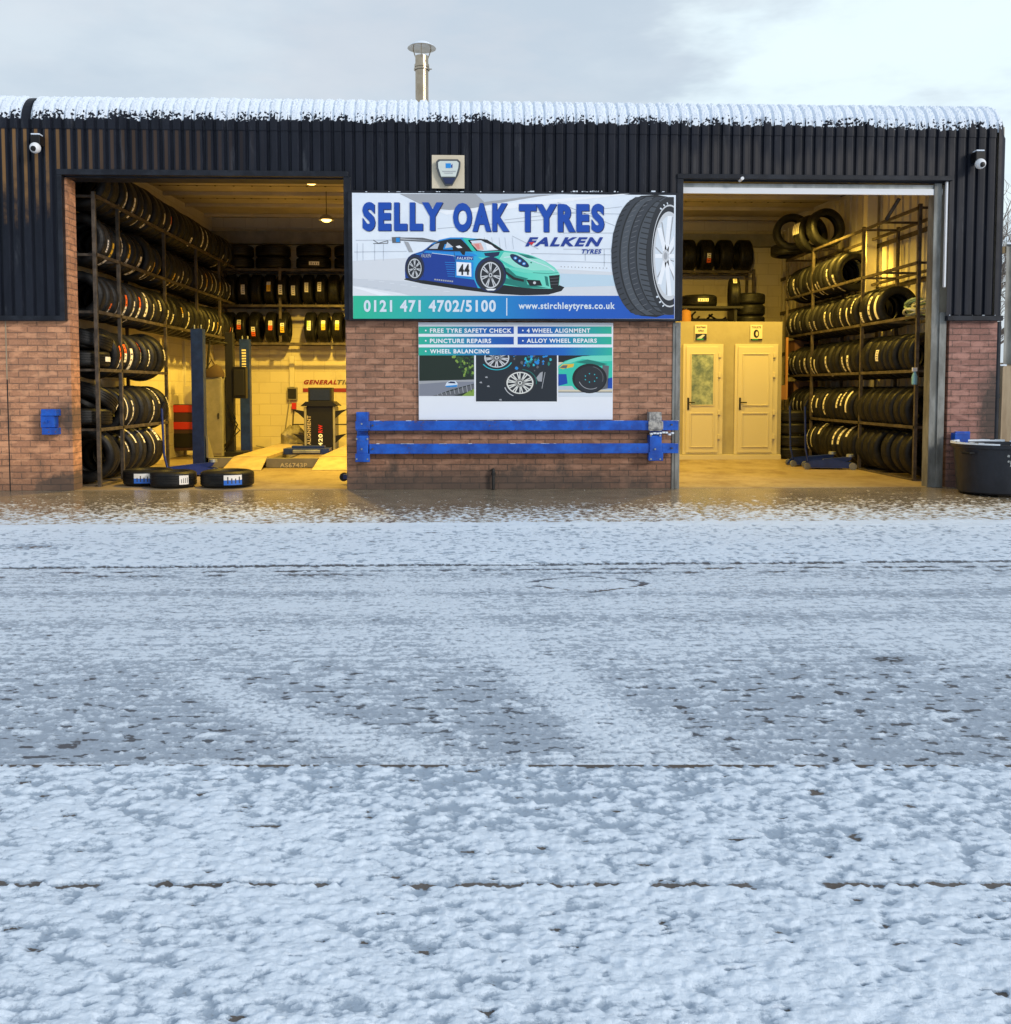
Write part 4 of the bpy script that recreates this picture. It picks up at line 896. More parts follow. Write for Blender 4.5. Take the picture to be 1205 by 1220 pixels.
g = MB(); pz = [P(290, q, 6.27).z for q in (421, 424, 440, 443, 456)]
for k in range(7): zz = P(290, 438-k*3.3, 6.27).z; g.box(X0-4.15+4.15-.045, X0+.03, 6.268, 6.278, zz, zz+.03, INK['cream'])
g.box(X0-.045, X0+.03, 6.268, 6.278, P(290, 456, 6.27).z, P(290, 444, 6.27).z, MAT_RED); o = g.build('post_badge', loc=(X0, 3.2, 0)); o.parent = lf; o.location = (0, 0, 0)
MAT_RAMP = noisy('worn_runway', (.50, .40, .24), (.36, .28, .17), 5, .55)
for (x0, x1) in ((-3.66, -3.14), (-2.33, -1.8)):
    lp('runway', lambda g: (g.box(x0, x1, 3.33, 7.5, .12, .17, MAT_RAMP), g.box(x0, x0+.03, 3.33, 7.5, .02, .119, MAT_GREY), g.box(x1-.03, x1, 3.33, 7.5, .02, .119, MAT_GREY)))
    lp('ramp', lambda g: g.add([(x0-.03, 2.72, .01), (x1+.03, 2.72, .01), (x1, 3.32, .165), (x0, 3.32, .165), (x0-.03, 2.72, .004), (x1+.03, 2.72, .004), (x1, 3.32, .145), (x0, 3.32, .145)], [(0, 1, 2, 3), (7, 6, 5, 4), (0, 4, 5, 1), (1, 5, 6, 2), (2, 6, 7, 3), (3, 7, 4, 0)], MAT_RAMP))
lp('crossbeam', lambda g: g.box(-3.13, -2.34, 3.2, 3.32, .01, .15, MAT_GREY)); lp('crossbeam', lambda g: g.box(X0+.1, -3.67, 3.25, 3.4, .01, .16, MAT_GREY))
T = MB(); text_on(T, 'AS6743P', 333.5, 366, 551.5, 557, 3.196, M('stencil_cream', (.62, .56, .40), .6), .02); o = T.build('lettering', loc=(X0, 3.2, 0)); o.parent = lf; o.location = (0, 0, 0)
lp('jack_beam', lambda g: (g.box(-3.12, -2.36, 4.5, 4.85, .12, .22, MAT_LIFTB), g.box(-2.95, -2.5, 4.42, 4.49, .15, .2, MAT_GALV), g.box(-3.0, -2.45, 4.6, 4.75, .221, .26, MAT_LIFTB)), bevel=.006)
lp('side_gusset', lambda g: g.prism([(3.25, .0), (3.25, .5), (3.7, .0)], 'x', X0+.1, X0+.13, MAT_GREY))
# ---- wheel alignment cabinet
AX = P(381, 500, 6.5).x; at = thing('alignment_console', 'black wheel alignment cabinet with red and white 420 RW lettering and clamp arms', 'garage machine', loc=(AX, 6.5, 0))
g = MB(); g.box(-.24, .24, .0, .45, .06, .90, MAT_BLACK); g.box(-.29, -.245, -.02, .47, .03, .88, MAT_GREY); g.box(.245, .29, -.02, .47, .03, .88, MAT_GREY); g.box(-.3, .3, -.04, .5, .0, .055, MAT_BLACK); g.build('cabinet', at, bevel=.012)
g = MB(); g.prism([(-.33, .90), (.33, .90), (.25, .97), (-.25, .97)], 'y', -.05, .48, MAT_BLACK); g.build('shelf_top', at, bevel=.008)
g = MB(); g.box(-.22, .22, .06, .36, .97, 1.24, MAT_DARK); g.box(-.19, .19, .05, .059, 1.0, 1.21, M('dark_screen', (.01, .012, .015), .15)); g.build('monitor', at, bevel=.01)
for sg in (-1, 1):
    for z, l_ in ((.78, .24), (.54, .22), (.32, .22)):
        g = MB()
        if z == .54: g.box(sg*.29, sg*(.29+l_), .0, .05, z, z+.02, MAT_BLACK)
        else: g.prism([(sg*.29, z-.12), (sg*.29, z+.02), (sg*(.29+l_), z+.06), (sg*.40, z-.02)], 'y', .0, .04, MAT_BLACK)
        g.build('clamp_arm', at)
def vtext(g, body, px0, px1, py0, py1, Y, mat, bold=.03): text_on(g, body, px0, px1, py0, py1, Y, mat, bold, 0, True)
for w_, *bx4, mt in (('420', 379.5, 384.5, 517, 531.5, INK['white']), ('RW', 379.5, 384.5, 506, 515.5, MAT_RED), ('ALIGNMENT', 366, 370.5, 495, 530, M('dim_cream', (.4, .34, .26), .5))):
    T = MB(); vtext(T, w_, *bx4, 6.494, mt, .03); o = T.build('lettering', loc=(AX, 6.5, 0)); o.parent = at; o.location = (0, 0, 0)
# crumpled cloth heap beside it
g = MB(); c_ = P(350, 530, 6.9); vs = []; 
g.lathe([(.28, 0), (.27, .12), (.2, .32), (.12, .50), (.05, .55), (0, .56)], noisy('old_cloth', (.22, .2, .15), (.34, .31, .24), 9, .9, 0, .8, .02), (c_.x, 6.95, .0), n=18)
g.v = [(x+.05*math.sin(z*17+x*9), y+.04*math.sin(x*23+z*11), z*(1+.12*math.sin(x*19))) for x, y, z in g.v]
tag(g.build('cloth_heap', smooth=True), 'grey cloth heap slumped beside the alignment cabinet', 'cloth')
# ---- wall sign GENERAL TIRE
ws = thing('wall_sign', 'dark red GENERAL TIRE lettering with red bar on the back wall', 'sign'); YW = BK-.01
letter(ws, 'lettering', ('GENERAL', 362, 401.5, 452.5, 458, YW, M('sign_red', (.22, .01, .025), .5), .05, .3)); letter(ws, 'lettering', ('TIRE', 402, 424, 452.5, 458, YW, M('sign_grey', (.12, .1, .09), .5), .05, .3))
g = MB(); a, b = P(361, 462.5, YW), P(426, 467, YW); g.box(a.x, b.x, YW-.002, YW+.008, b.z, a.z, M('sign_red', (.3, .01, .03))); g.build('bar', ws)
# ---- electric box, conduit
eb = thing('switch_box', 'grey electrical isolator box on the back wall with hanging cables and red socket', 'switch box'); YE = BK-.1
plate('box', eb, 342, 461.5, 354, 476.5, YE, .095, MAT_GREY, .006); plate('cover', eb, 343, 463, 353, 475, YE-.012, .011, MAT_DARK, .003); plate('socket', eb, 347.5, 480, 352.5, 487.5, YE-.01, .1, MAT_RED, .004); plate('conduit', eb, 344.5, 424, 351, 461, YE+.04, .055, MAT_CREAM, .004)
a, b, c_, d = P(345, 477, YE), P(341, 505, YE), P(338, 530, YE), P(325, 535, YE); g = MB(); g.tube([a, b, c_, d, P(305, 531, YE)], .012, MAT_GREY, 6); g.tube([P(350, 487, YE), P(349, 510, YE), P(352, 530, YE)], .01, MAT_BLACK, 6); g.build('cable', eb)
# ---- tyre changer with tower and dark grey cabinet behind the lift post
tc = thing('tyre_changer', 'dark tyre changer with tall tower and hanging arm behind the blue lift post', 'garage machine', loc=(P(274, 500, 5.3).x, 5.3, 0)); 
g = MB(); g.box(-.07, .07, 0, .14, .1, 2.2, MAT_DARK); g.build('tower', tc, bevel=.008); g = MB(); g.box(-.3, .25, -.1, .4, .0, .12, MAT_DARK); g.build('base', tc, bevel=.01)
g = MB(); g.box(.08, .30, -.08, .1, 1.05, 1.6, MAT_BLACK); g.box(.1, .28, -.1, -.081, 1.1, 1.55, MAT_DARK); g.build('control_box', tc, bevel=.01)
g = MB(); g.tube([(-.02, -.02, 2.0), (-.3, -.1, 2.05), (-.35, -.12, 1.5)], .02, MAT_DARK, 8); g.build('arm', tc)
for k in range(3): g = MB(); g.tube([(.0, -.06, 1.0-.15*k), (.12+.04*k, -.12, .7-.1*k), (.05, -.1, .35), (-.1-.06*k, -.08, .12)], .013, MAT_BLACK, 6); g.build('hose', tc, smooth=True)
gc = thing('steel_locker', 'plain grey steel cabinet standing behind the near blue lift post', 'cabinet', loc=(P(253, 500, 5.1).x, 5.1, 0))
g = MB(); g.box(-.17, .17, 0, .4, .05, 1.42, MAT_GREY); g.build('body', gc, bevel=.01); g = MB(); g.box(-.15, .15, -.015, -.001, .1, 1.38, MAT_GREY); d = g.build('door', gc, bevel=.006); g = MB(); g.box(.1, .12, -.035, -.016, .7, .8, MAT_DARK); g.build('handle', d)
jb = thing('tool_bag', 'dark slumped tool bag lying on top of the grey cabinet', 'bag', loc=(gc.location.x-.02, 5.2, 1.42)); g = MB(); g.lathe([(.2, 0), (.2, .06), (.15, .14), (.07, .18), (0, .18)], M('dark_canvas', (.05, .03, .02), .9), n=14); g.v = [(x*1.1, y*.8, z*(1+.3*math.sin(x*14))) for x, y, z in g.v]; g.build('body', jb, smooth=True)
g = MB(); g.tube([(-.1, 0, .13), (0, 0, .30), (.1, 0, .13)], .012, M('dark_canvas', (.05, .03, .02)), 6); g.build('handle', jb)
# ---- red tool chest with white tubs, pale post
tx = thing('tool_chest', 'red tool chest behind the low end of the left tyre rack', 'tool chest', loc=(P(219, 500, 5.6).x, 5.6, 0))
g = MB(); g.box(-.36, .36, .0, .4, .12, .94, M('chest_dark', (.05, .02, .02), .5)); g.build('body', tx, bevel=.008)
for z in (.18, .50, .80): g = MB(); g.box(-.35, .35, -.02, -.001, z, z+(.13 if z > .3 else .25), MAT_RED if z > .3 else MAT_BLACK); dr = g.build('drawer', tx, bevel=.006)
for x in (-.28, .28):
    g = MB(); g.lathe([(.05, -.02), (.05, .02)], MAT_BLACK, (x, .1, .05), 'x', 14); g.lathe([(0, -.02), (.05, -.02)], MAT_BLACK, (x, .1, .05), 'x', 14); g.lathe([(0, .02), (.05, .02)], MAT_BLACK, (x, .1, .05), 'x', 14); g.build('wheel', tx)
wt = thing('paper_carton', 'small pale carton standing on the red tool chest', 'box', loc=(tx.location.x+.1, 5.75, .94)); g = MB(); g.box(-.12, .12, -.08, .08, 0, .32, MAT_UPVC); g.build('body', wt, bevel=.004); g = MB(); g.box(-.122, .122, -.02, .02, .318, .3225, MAT_WOOD); g.build('tape', wt)
vp = thing('wall_panel', 'tall pale board leaning upright beside the red tool chest', 'board', loc=(P(215, 450, 6.2).x, 6.2, 0)); g = MB(); g.box(-.09, .09, 0, .04, .0, 2.1, MAT_CREAM); g.build('board', vp, bevel=.003); g = MB(); g.box(-.2, -.15, -.03, .02, 0, 2.15, M('dark_red_frame', (.12, .03, .02), .5)); g.build('batten', vp)
# ---- blue trolley jacks
def trolley_jack(label, x, y, rz, handles=2):
    t_ = thing('trolley_jack', label, 'jack', 'blue trolley jacks on the hall floor', loc=(x, y, 0)); t_.rotation_euler = (0, 0, rz)
    g = MB()
    for s_ in (-1, 1): g.prism([(-.36, .03), (.36, .03), (.34, .10), (.05, .16), (-.30, .12)], 'y', s_*.12, s_*.14, MAT_LIFTB)
    g.box(-.3, .2, -.119, .119, .05, .07, MAT_LIFTB); g.build('chassis', t_, bevel=.003)
    g = MB(); g.prism([(-.1, .07), (.30, .14), (.33, .19), (-.08, .15)], 'y', -.05, .05, MAT_LIFTB); a_ = g.build('lift_arm', t_, bevel=.004); g = MB(); g.lathe([(0, .23), (.055, .23), (.06, .19), (0, .19)], MAT_GALV, (.31, 0, 0), n=16); g.build('saddle', a_)
    for (wx, wr) in ((-.33, .05), (.33, .055)):
        for s_ in (-1, 1): g = MB(); g.lathe([(0, -.02), (wr, -.02), (wr, .02), (0, .02)], MAT_GALVD, (wx, s_*.165, wr), 'y', 16); g.build('wheel', t_, smooth=True)
    g = MB(); g.tube([(-.3, 0, .12), (-.34, 0, .3), (-.36, 0, .95)], .016, MAT_LIFTB, 10); h_ = g.build('handle', t_, smooth=True); g = MB(); g.tube([(-.36, 0, .95), (-.32, .0, 1.04)], .022, MAT_BLACK, 10); g.build('grip', h_)
    return t_
j = G(218, 566, 0); trolley_jack('blue trolley jack parked against the left tyre rack behind the lying tyres', P(219, 560, 1.6).x, 1.9, R(12))
j = G(958, 556, 0); trolley_jack('blue trolley jack with upright handle, left one of the pair by the right rack', P(976, 555, 3.0).x, 3.3, R(-6)); trolley_jack('blue trolley jack lying right behind its twin by the right rack', P(992, 555, 2.6).x, 2.75, R(-14))
jk = thing('trolley_jack', 'blue jack end poking out from behind the centre brick pier', 'jack', 'blue trolley jacks on the hall floor', loc=(P(412, 572, .6).x, .6, 0)); g = MB(); g.box(-.02, .5, -.1, .1, .08, .14, MAT_LIFTB); g.build('chassis', jk, bevel=.005); g = MB(); g.lathe([(0, -.03), (.055, -.03), (.055, .03), (0, .03)], MAT_BLACK, (-.02, -.0, .1), 'y', 16); g.build('wheel', jk, smooth=True)
# ---- odds and ends at the right rack
MAT_CARD = noisy('cardboard', (.26, .12, .05), (.32, .16, .07), 5, .85); MAT_ORG = M('orange_board', (.42, .20, .06), .7)
for (px, py0, py1, lab) in ((950, 404, 422, 'brown cardboard box above the stickered tyres, on the third level of the right rack'), (950, 454, 474, 'brown cardboard box on the right rack one level below the other box')):
    Yb = 5.6; p = P(px, py1, Yb); q = P(px, py0, Yb); bxo = thing('cardboard_box', lab, 'box', 'cardboard boxes on the right rack', loc=(6.15, 6.0, p.z)); hh = q.z-p.z
    g = MB(); g.box(-.22, .22, -.2, .2, 0, hh, MAT_CARD); g.build('carton', bxo, bevel=.004); g = MB(); g.box(-.05, .05, -.202, -.2, hh*.55, hh*.7, MAT_DARK); g.build('hand_hole', bxo)
ob = thing('orange_board', 'tall narrow orange board leaning at the office corner beside the right rack', 'board', loc=(P(937, 450, 5.3).x, 5.3, 0)); g = MB(); g.box(-.015, .03, 0, .03, P(937, 476, 5.3).z, P(937, 402, 5.3).z, MAT_ORG); g.build('upper_strip', ob); g = MB(); g.box(-.10, .02, -.03, -.001, P(937, 476, 5.3).z, P(937, 459, 5.3).z, MAT_ORG); g.build('lower_strip', ob)
sb = thing('spray_bottle', 'white and pale blue spray bottle hooked on the near post of right rack', 'bottle', loc=(5.80, .72, P(1091, 458, .7).z)); g = MB(); g.lathe([(0, 0), (.035, 0), (.037, .1), (.02, .15), (.015, .17)], M('pale_blue_plastic', (.2, .45, .6), .3), n=16); g.build('bottle', sb, smooth=True); g = MB(); g.box(-.035, .03, -.012, .012, .17, .22, MAT_WHITE); g.tube([(-.01, 0, .17), (.025, 0, .13)], .006, MAT_WHITE, 6); g.build('trigger', sb, bevel=.004)
cp = thing('hose_bundle', 'pale coiled hoses heaped on the empty bay of the right rack', 'hose', loc=(6.1, 1.3, LV[3])); rr_ = random.Random(2)
for k in range(7):
    c0 = Vector((rr_.uniform(-.15, .12), rr_.uniform(-.25, .3), .03+.03*k)); g = MB(); pts = [c0+Vector((.14*math.cos(a), .18*math.sin(a), .03*math.sin(a*2+k))) for a in np.linspace(0, 5.6, 16)]; g.tube(pts, .016, M('pale_hose', (.50, .52, .42), .5) if k % 2 else M('green_hose', (.25, .38, .28), .5), 8); g.build('hose', cp, smooth=True)
# ---- office roof clutter
ck = thing('storage_crate', 'dark crate of odd metal parts on the office roof left of tyre stack', 'crate', loc=(P(835, 378, 6.6).x, 6.6, zo)); g = MB(); g.box(-.5, .5, -.2, -.18, 0, .16, MAT_DARK); g.box(-.5, .5, .18, .2, 0, .16, MAT_DARK); g.box(-.5, -.48, -.179, .179, 0, .16, MAT_DARK); g.box(.48, .5, -.179, .179, 0, .16, MAT_DARK); g.build('tray', ck)
rr_ = random.Random(5); g = MB()
for k in range(16): a = Vector((rr_.uniform(-.45, .4), rr_.uniform(-.14, .14), rr_.uniform(.03, .15))); g.tube([a, a+Vector((rr_.uniform(-.2, .2), rr_.uniform(-.1, .1), rr_.uniform(0, .16)))], .018, rr_.choice([MAT_DARK, MAT_CARD, MAT_STEEL]), 6)
g.build('metal_parts', ck)
oc = thing('orange_can', 'orange canister at the left end of the office roof', 'canister', loc=(P(817, 380, 6.0).x, 6.0, zo)); g = MB(); g.lathe([(0, 0), (.10, 0), (.10, .26), (.04, .31), (0, .31)], MAT_ORG, n=18); g.build('body', oc, smooth=True); g = MB(); g.lathe([(.035, .31), (.035, .34), (0, .34)], MAT_WHITE, n=12); g.build('cap', oc)
cr = thing('shelf_panel', 'pale cardboard sheet stood behind the lying tyre on the office roof', 'board', loc=(P(836, 360, 8.0).x, 8.2, zo)); g = MB(); g.box(-.5, 1.0, 0, .02, .3, .62, MAT_CREAM); g.build('sheet', cr)
# ================================================================== TYRES
ORD = 'first second third fourth fifth sixth seventh eighth ninth tenth eleventh twelfth thirteenth fourteenth fifteenth sixteenth seventeenth eighteenth nineteenth twentieth'.split()
ORD += ['twenty-'+w for w in ORD[:9]]+['thirtieth']
_ty = {}
def tyre_mesh(Rr, w):
    k = (Rr, w)
    if k in _ty: return _ty[k]
    ri = Rr-.118; h = w/2; t = w*.375
    half = [(ri-.004, h*.62), (ri+.004, h*.80), (ri+.03, h*.96), (ri+.062, h*1.0), (Rr-.040, h*.96), (Rr-.020, h*.86), (Rr-.008, t+.002), (Rr-.002, t-.010)]
    grooves = []
    for c in (.5*t+.01, .17*t+.002): grooves += [(Rr, c+.005), (Rr-.008, c+.003), (Rr-.008, c-.003), (Rr, c-.005)]
    prof = half+grooves; prof = prof+[(r, -y) for r, y in prof[::-1]]
    inner = [(ri-.004, -h*.55), (ri+.05, -h*.80), (Rr-.02, -t*.8), (Rr-.018, t*.8), (ri+.05, h*.80), (ri-.004, h*.55)]
    prof = prof+inner+[prof[0]]
    g = MB(); g.lathe(prof, MAT_TYRE, axis='y', n=44); o = g.build('tyre', smooth=True); me = o.data; bpy.data.objects.remove(o); _ty[k] = me; return me
INKL = dict(white=M('label_white', (.82, .80, .76), .5), orange=M('label_orange', (.85, .14, .02), .5), yellow=M('label_yellow', (.85, .52, .04), .5), blue=M('label_blue', (.02, .14, .60), .4), green=M('label_green', (.35, .6, .15), .5), ink=M('label_ink', (.03, .03, .04), .5))
_lb = {}
def label_mesh(Rr, arc, wd, style):
    k = (Rr, arc, wd, style)
    if k in _lb: return _lb[k]
    g = MB(); rr = Rr+.0025
    def strip(a0, a1, y0, y1, mat, up=0.0):
        n = max(1, int(abs(a1-a0)/.08)); vs = []
        for i in range(n+1):
            a = a0+(a1-a0)*i/n
            for y in (y0, y1): vs.append(((rr+up)*math.cos(a), y, (rr+up)*math.sin(a)))
        g.add(vs, [(2*i, 2*i+1, 2*i+3, 2*i+2) for i in range(n)], mat)
    a = arc/2/Rr; h = wd/2
    main = {'white': 'white', 'orange': 'white', 'yellow': 'yellow', 'blue': 'white', 'green': 'white', 'mark': 'white'}[style]
    strip(-a, a, -h, h, INKL[main])
    if style == 'orange': strip(0, a, -h, h, INKL['orange'], .001)
    if style == 'blue': strip(-a, a, -h, h*.0, INKL['blue'], .001)
    if style == 'green': strip(-a, a*.3, h*.2, h, INKL['green'], .001)
    if style == 'yellow': strip(-a, -a*.3, -h, h, INKL['white'], .001)
    if style != 'mark':
        rn = random.Random(hash((arc, wd)) % 1000)
        for i in range(4): b = -a*.75+i*a*.42; strip(b, b+a*.12, -h*.7, h*rn.uniform(.1, .7), INKL['ink'], .002)
    o = g.build('paper_label'); me = o.data; bpy.data.objects.remove(o); _lb[k] = me; return me
NT_ = [0]
def tyre(loc, Rr, w, label, group, rot=(0, 0, 0), lab=None, ang=0, yoff=0, arc=.17, wd=.06, extra=None):
    o = bpy.data.objects.new('tyre', tyre_mesh(Rr, w)); COL.objects.link(o); o.location = loc; o.rotation_euler = rot
    tag(o, label, 'tyre', group); NT_[0] += 1
    for (st, an, yo, ar, ww) in ([(lab, ang, yoff, arc, wd)] if lab else [])+(extra or []):
        c = bpy.data.objects.new('paper_label', label_mesh(Rr, ar, ww, st)); COL.objects.link(c); c.parent = o; c.location = (0, yo, 0); c.rotation_euler = (0, -an, 0)
    return o
rnd = random.Random(11)
SIZES = [(.320, .205), (.335, .215), (.300, .195), (.345, .235), (.328, .225), (.310, .185)]
def pick(lim=9): 
    s = rnd.choice(SIZES); return s if s[0] <= lim else SIZES[2]
LEVN = ['floor level', 'second shelf up', 'third shelf up', 'fourth shelf up', 'fifth shelf up', 'top shelf']
def side_row(side, lev, y0, y1, pstick, styles, sizes=None, start=0, near=None):
    y = y0; k = 0; walk = 0; big = rnd.choice(SIZES)
    xf, xb = (XLF, XLB) if side == 'left' else (XRF, XRB); xc = (xf+xb)/2
    grp = 'tyres on the %s rack' % side
    while True:
        if rnd.random() < .38: big = rnd.choice(sizes or SIZES)
        Rr, w = big
        if side == 'left': Rr, w = (Rr+.004 if lev < 3 else Rr-.004), w+.035
        if side == 'right': Rr = min(Rr, .318)
        if y+w > y1: break
        yc = y+w/2; sink = .5*abs(xf-xb); zc_ = LV[lev]-.008+math.sqrt(max(Rr*Rr-sink*sink, 0))+.012 if lev > 0 else Rr+.035
        zc_ = max(zc_, LV[lev]+.20)
        tilt = rnd.gauss(R(2 if side == 'left' else 1), R(3.2)); 
        has = rnd.random() < (near[1] if near and yc < near[0] else pstick)
        st = rnd.choice(styles); walk = (walk*.6+rnd.uniform(-.55, .4)) if rnd.random() < .8 else rnd.uniform(-.8, .6)
        ac = (.40, .25, .08, -.12, -.30, -.42)[lev]+max(-.42, min(.42, walk)); a_ = ac if side == 'left' else math.pi-ac
        desc = ('black tyre with %s paper label' % {'white': 'a white', 'orange': 'an orange', 'yellow': 'a yellow', 'blue': 'a blue', 'green': 'a green', 'mark': 'a white'}[st]) if has else 'plain black tyre'
        tyre((xc+rnd.uniform(-.015, .015), yc, zc_), Rr, w, '%s, %s from front, %s of %s rack' % (desc, ORD[k], LEVN[lev], side), grp, (tilt, rnd.uniform(0, 6.28) if not has else 0, rnd.gauss(R(6 if side == 'left' else -3), R(4))), st if has else None, a_, rnd.uniform(-.04, .04), rnd.choice((.16, .24, .30, .36)), rnd.choice((.05, .065, .085)))
        y += w+.008+(rnd.uniform(.0, .05 if side == 'left' else .03) if rnd.random() < .85 else rnd.uniform(.05, .14)); k += 1
W2 = ['white', 'white', 'white', 'mark']
side_row('left', 5, .62, 7.3, .25, W2+['orange'])
side_row('left', 4, .62, 7.3, .85, W2+['yellow', 'yellow', 'orange'])
side_row('left', 3, .55, 7.3, .85, W2+['yellow', 'orange'])
side_row('left', 2, .95, 3.1, .85, W2+['orange', 'orange'])
side_row('left', 1, 1.15, 3.1, .8, W2)
side_row('left', 0, .62, 3.1, .85, W2)
xc = (XLF+XLB)/2
tyre((xc, .70, LV[2]+.115), .315, .205, 'black tyre lying flat at the front of left rack, third shelf up, lower', 'tyres on the left rack', (R(90), 0, 0), 'mark', 0, 0)
tyre((xc+.02, .76, LV[2]+.36), .315, .205, 'black tyre lying tilted on the flat one, left rack third shelf up', 'tyres on the left rack', (R(82), R(10), 0), None)
tyre((xc+.06, .80, LV[1]+.36), .315, .195, 'black tyre leaning back with its hole showing, left rack second shelf up', 'tyres on the left rack', (R(62), R(12), R(-8)), 'white', -.5, 0)
tyre((xc, .72, LV[1]+.13), .32, .215, 'black tyre lying flat under the leaning one, left rack second shelf up', 'tyres on the left rack', (R(88), 0, 0), None)
side_row('right', 0, .95, 6.0, .85, W2, near=(2.9, .05))
side_row('right', 1, .95, 6.0, .9, W2, near=(2.8, .0))
side_row('right', 2, .90, 6.0, .92, W2, near=(2.5, .1))
side_row('right', 3, 1.95, 6.0, .9, W2)
side_row('right', 4, 3.55, 6.0, .9, W2)
# loose tyres leaning on top of the right rack
for (px, py, Y, Rr, w, rz, lab, ex) in ((984, 272, 4.55, .33, .215, 12, 'large black tyre facing out on top of the right rack, rightmost', None),
        (966, 279, 4.85, .32, .205, 22, 'black tyre with white stripes leaning behind the rightmost one on top of right rack', [('mark', 2.9, -.06, .2, .03), ('mark', 2.9, -.02, .2, .03), ('mark', 2.9, .02, .2, .03), ('mark', 2.9, .06, .2, .03)]),
        (944, 277, 5.5, .33, .195, -6, 'black tyre standing with open hole on top of right rack, leftmost', None)):
    p = P(px, py, Y); tyre((p.x, Y, p.z), Rr, w, lab, 'loose tyres on top of the right rack', (R(-6), 0, R(rz)), extra=ex)
p = P(936, 300, 5.6); tyre((p.x+.1, 5.75, LV[5]+.11), .31, .2, 'black tyre lying flat under the leaning ones on top of right rack', 'loose tyres on top of the right rack', (R(88), 0, 0))
# stack of four beside the office corner
for k in range(4): tyre((P(938, 500, 5.0).x+.12, 4.98, .105+k*.212), .315, .205, 'black tyre lying flat in the stack by the office corner, %s from the floor' % ORD[k], 'floor stack by the office corner', (R(90), 0, 0))
# back rack rows
def back_row(z, xs, specs, name):
    for k, (x, (st, a_, wd)) in enumerate(zip(xs, specs)):
        c = {'white': 'white label', 'orange': 'orange label', 'yellow': 'yellow label', 'green': 'green label', None: 'no label', 'blue': 'blue label'}[st]
        tyre((x, 7.96, z+.30), .315, .215, 'black tyre with %s, %s from left on %s of back rack' % (c, ORD[k], name), 'tyres on the back rack', (0, 0, R(90)), st, -math.pi+a_+0, rnd.uniform(-.02, .02), .19, .075)
def bx_(px): return P(px, 400, 7.96).x
sp = [('white', .1), ('white', .05), None, ('yellow', -.15), ('white', .05), ('white', .1), ('white', -.1), ('white', -.15), None, None]
xs = [bx_(278+k*15.2) for k in range(10)]; xs = [x for x in xs]
back_row(2.89, xs, [((s_[0], s_[1], .07) if s_ else (None, 0, 0)) for s_ in sp], 'middle level')
sp = [('orange', -.2), ('orange', -.15), ('orange', .3), ('orange', -.1), ('yellow', .05), None, ('green', -.1), ('yellow', -.12), ('yellow', -.12), None]
xs = [bx_(q) for q in (274.5, 290, 306, 325, 339.5, 0, 371.5, 387, 403.5, 419)]
back_row(2.14, [x for x, q in zip(xs, sp) if x > -8], [((s_[0], s_[1], .07) if s_ else (None, 0, 0)) for s_, x in zip(sp, xs) if x > -8], 'lower level')
for k, px in enumerate((283, 327, 375, 420)):
    for j_ in range(2): tyre((bx_(px), 7.96, 3.60+.12+j_*.235), .345, .225, 'black tyre lying flat, %s pair from left, %s, top of back rack' % (ORD[k], ('lower', 'upper')[j_]), 'tyres on the back rack', (R(90), 0, 0), 'white' if (k == 2 and j_ == 0) else None, 1.4, -.03, .2, .07)
for k, px in enumerate((818, 839.5, 861.5, 884)):
    x = bx_(px); tyre((x, 7.96, 3.60+.315), .325, .285, 'wide black tyre, %s from left on the back rack seen through right bay' % ORD[k], 'tyres on the back rack', (0, 0, R(90)), 'orange' if k == 1 else None, -math.pi+.25, 0, .19, .08)
# on the office roof
p = P(833, 359, 6.2); tyre((p.x, 6.2, p.z), .33, .21, 'black tyre lying flat with a glowing white label above the office', 'tyres on the office roof', (R(90), 0, 0), 'white', 1.55, 0, .2, .06)
cx_ = P(893, 370, 6.3).x
for k in range(3): tyre((cx_, 6.4, zo+.105+k*.21), .315, .205, 'black tyre lying flat in the office roof stack, %s from the bottom' % ORD[k], 'tyres on the office roof', (R(90), 0, 0))
tyre((P(874, 366, 6.3).x-.02, 6.2, zo+.60), .30, .2, 'black tyre standing upright with a white label against the office roof stack', 'tyres on the office roof', (0, 0, R(80)), 'white', -math.pi-.9, 0, .15, .07)
# support board for the lying tyre
sh = thing('storage_shelf', 'dark plank shelf carrying the lying tyre above the office', 'shelf', loc=(p.x, 6.2, 0)); zz = P(833, 359, 6.2).z-.11
g = MB(); g.box(-.55, .75, -.3, .3, zz-.04, zz, MAT_DARK); g.build('plank', sh); g = MB(); g.box(-.5, -.45, -.25, .25, zo, zz-.041, MAT_DARK); g.build('bracket', sh); g = MB(); g.box(.6, .65, -.25, .25, zo, zz-.041, MAT_DARK); g.build('bracket', sh)
# three tyres on the floor at the left bay
for (px0, px1, pyb, Y, lab, ex) in ((146, 206, 578, .62, 'black tyre with blue and white label lying flat, leftmost on the floor', [('blue', -math.pi/2+.05, -.0, .20, .12)]),
        (178, 233, 582, .32, 'black tyre with small white label lying flat, middle of the floor three', [('white', -math.pi/2+.75, 0, .12, .11)]),
        (238, 302, 580, .36, 'black tyre with large blue and white label lying flat, rightmost on the floor', [('blue', -math.pi/2+.45, 0, .22, .12)])):
    a_, b_ = P(px0, pyb, Y), P(px1, pyb, Y); Rr = (b_.x-a_.x)/2*.985; o = tyre(((a_.x+b_.x)/2, Y+.05, .108), round(Rr, 3), .20, lab, 'tyres lying on the floor of the left bay', (R(90), 0, 0), extra=[(s_, -an, yo, ar, ww) for (s_, an, yo, ar, ww) in ex])
print('tyres', NT_[0])
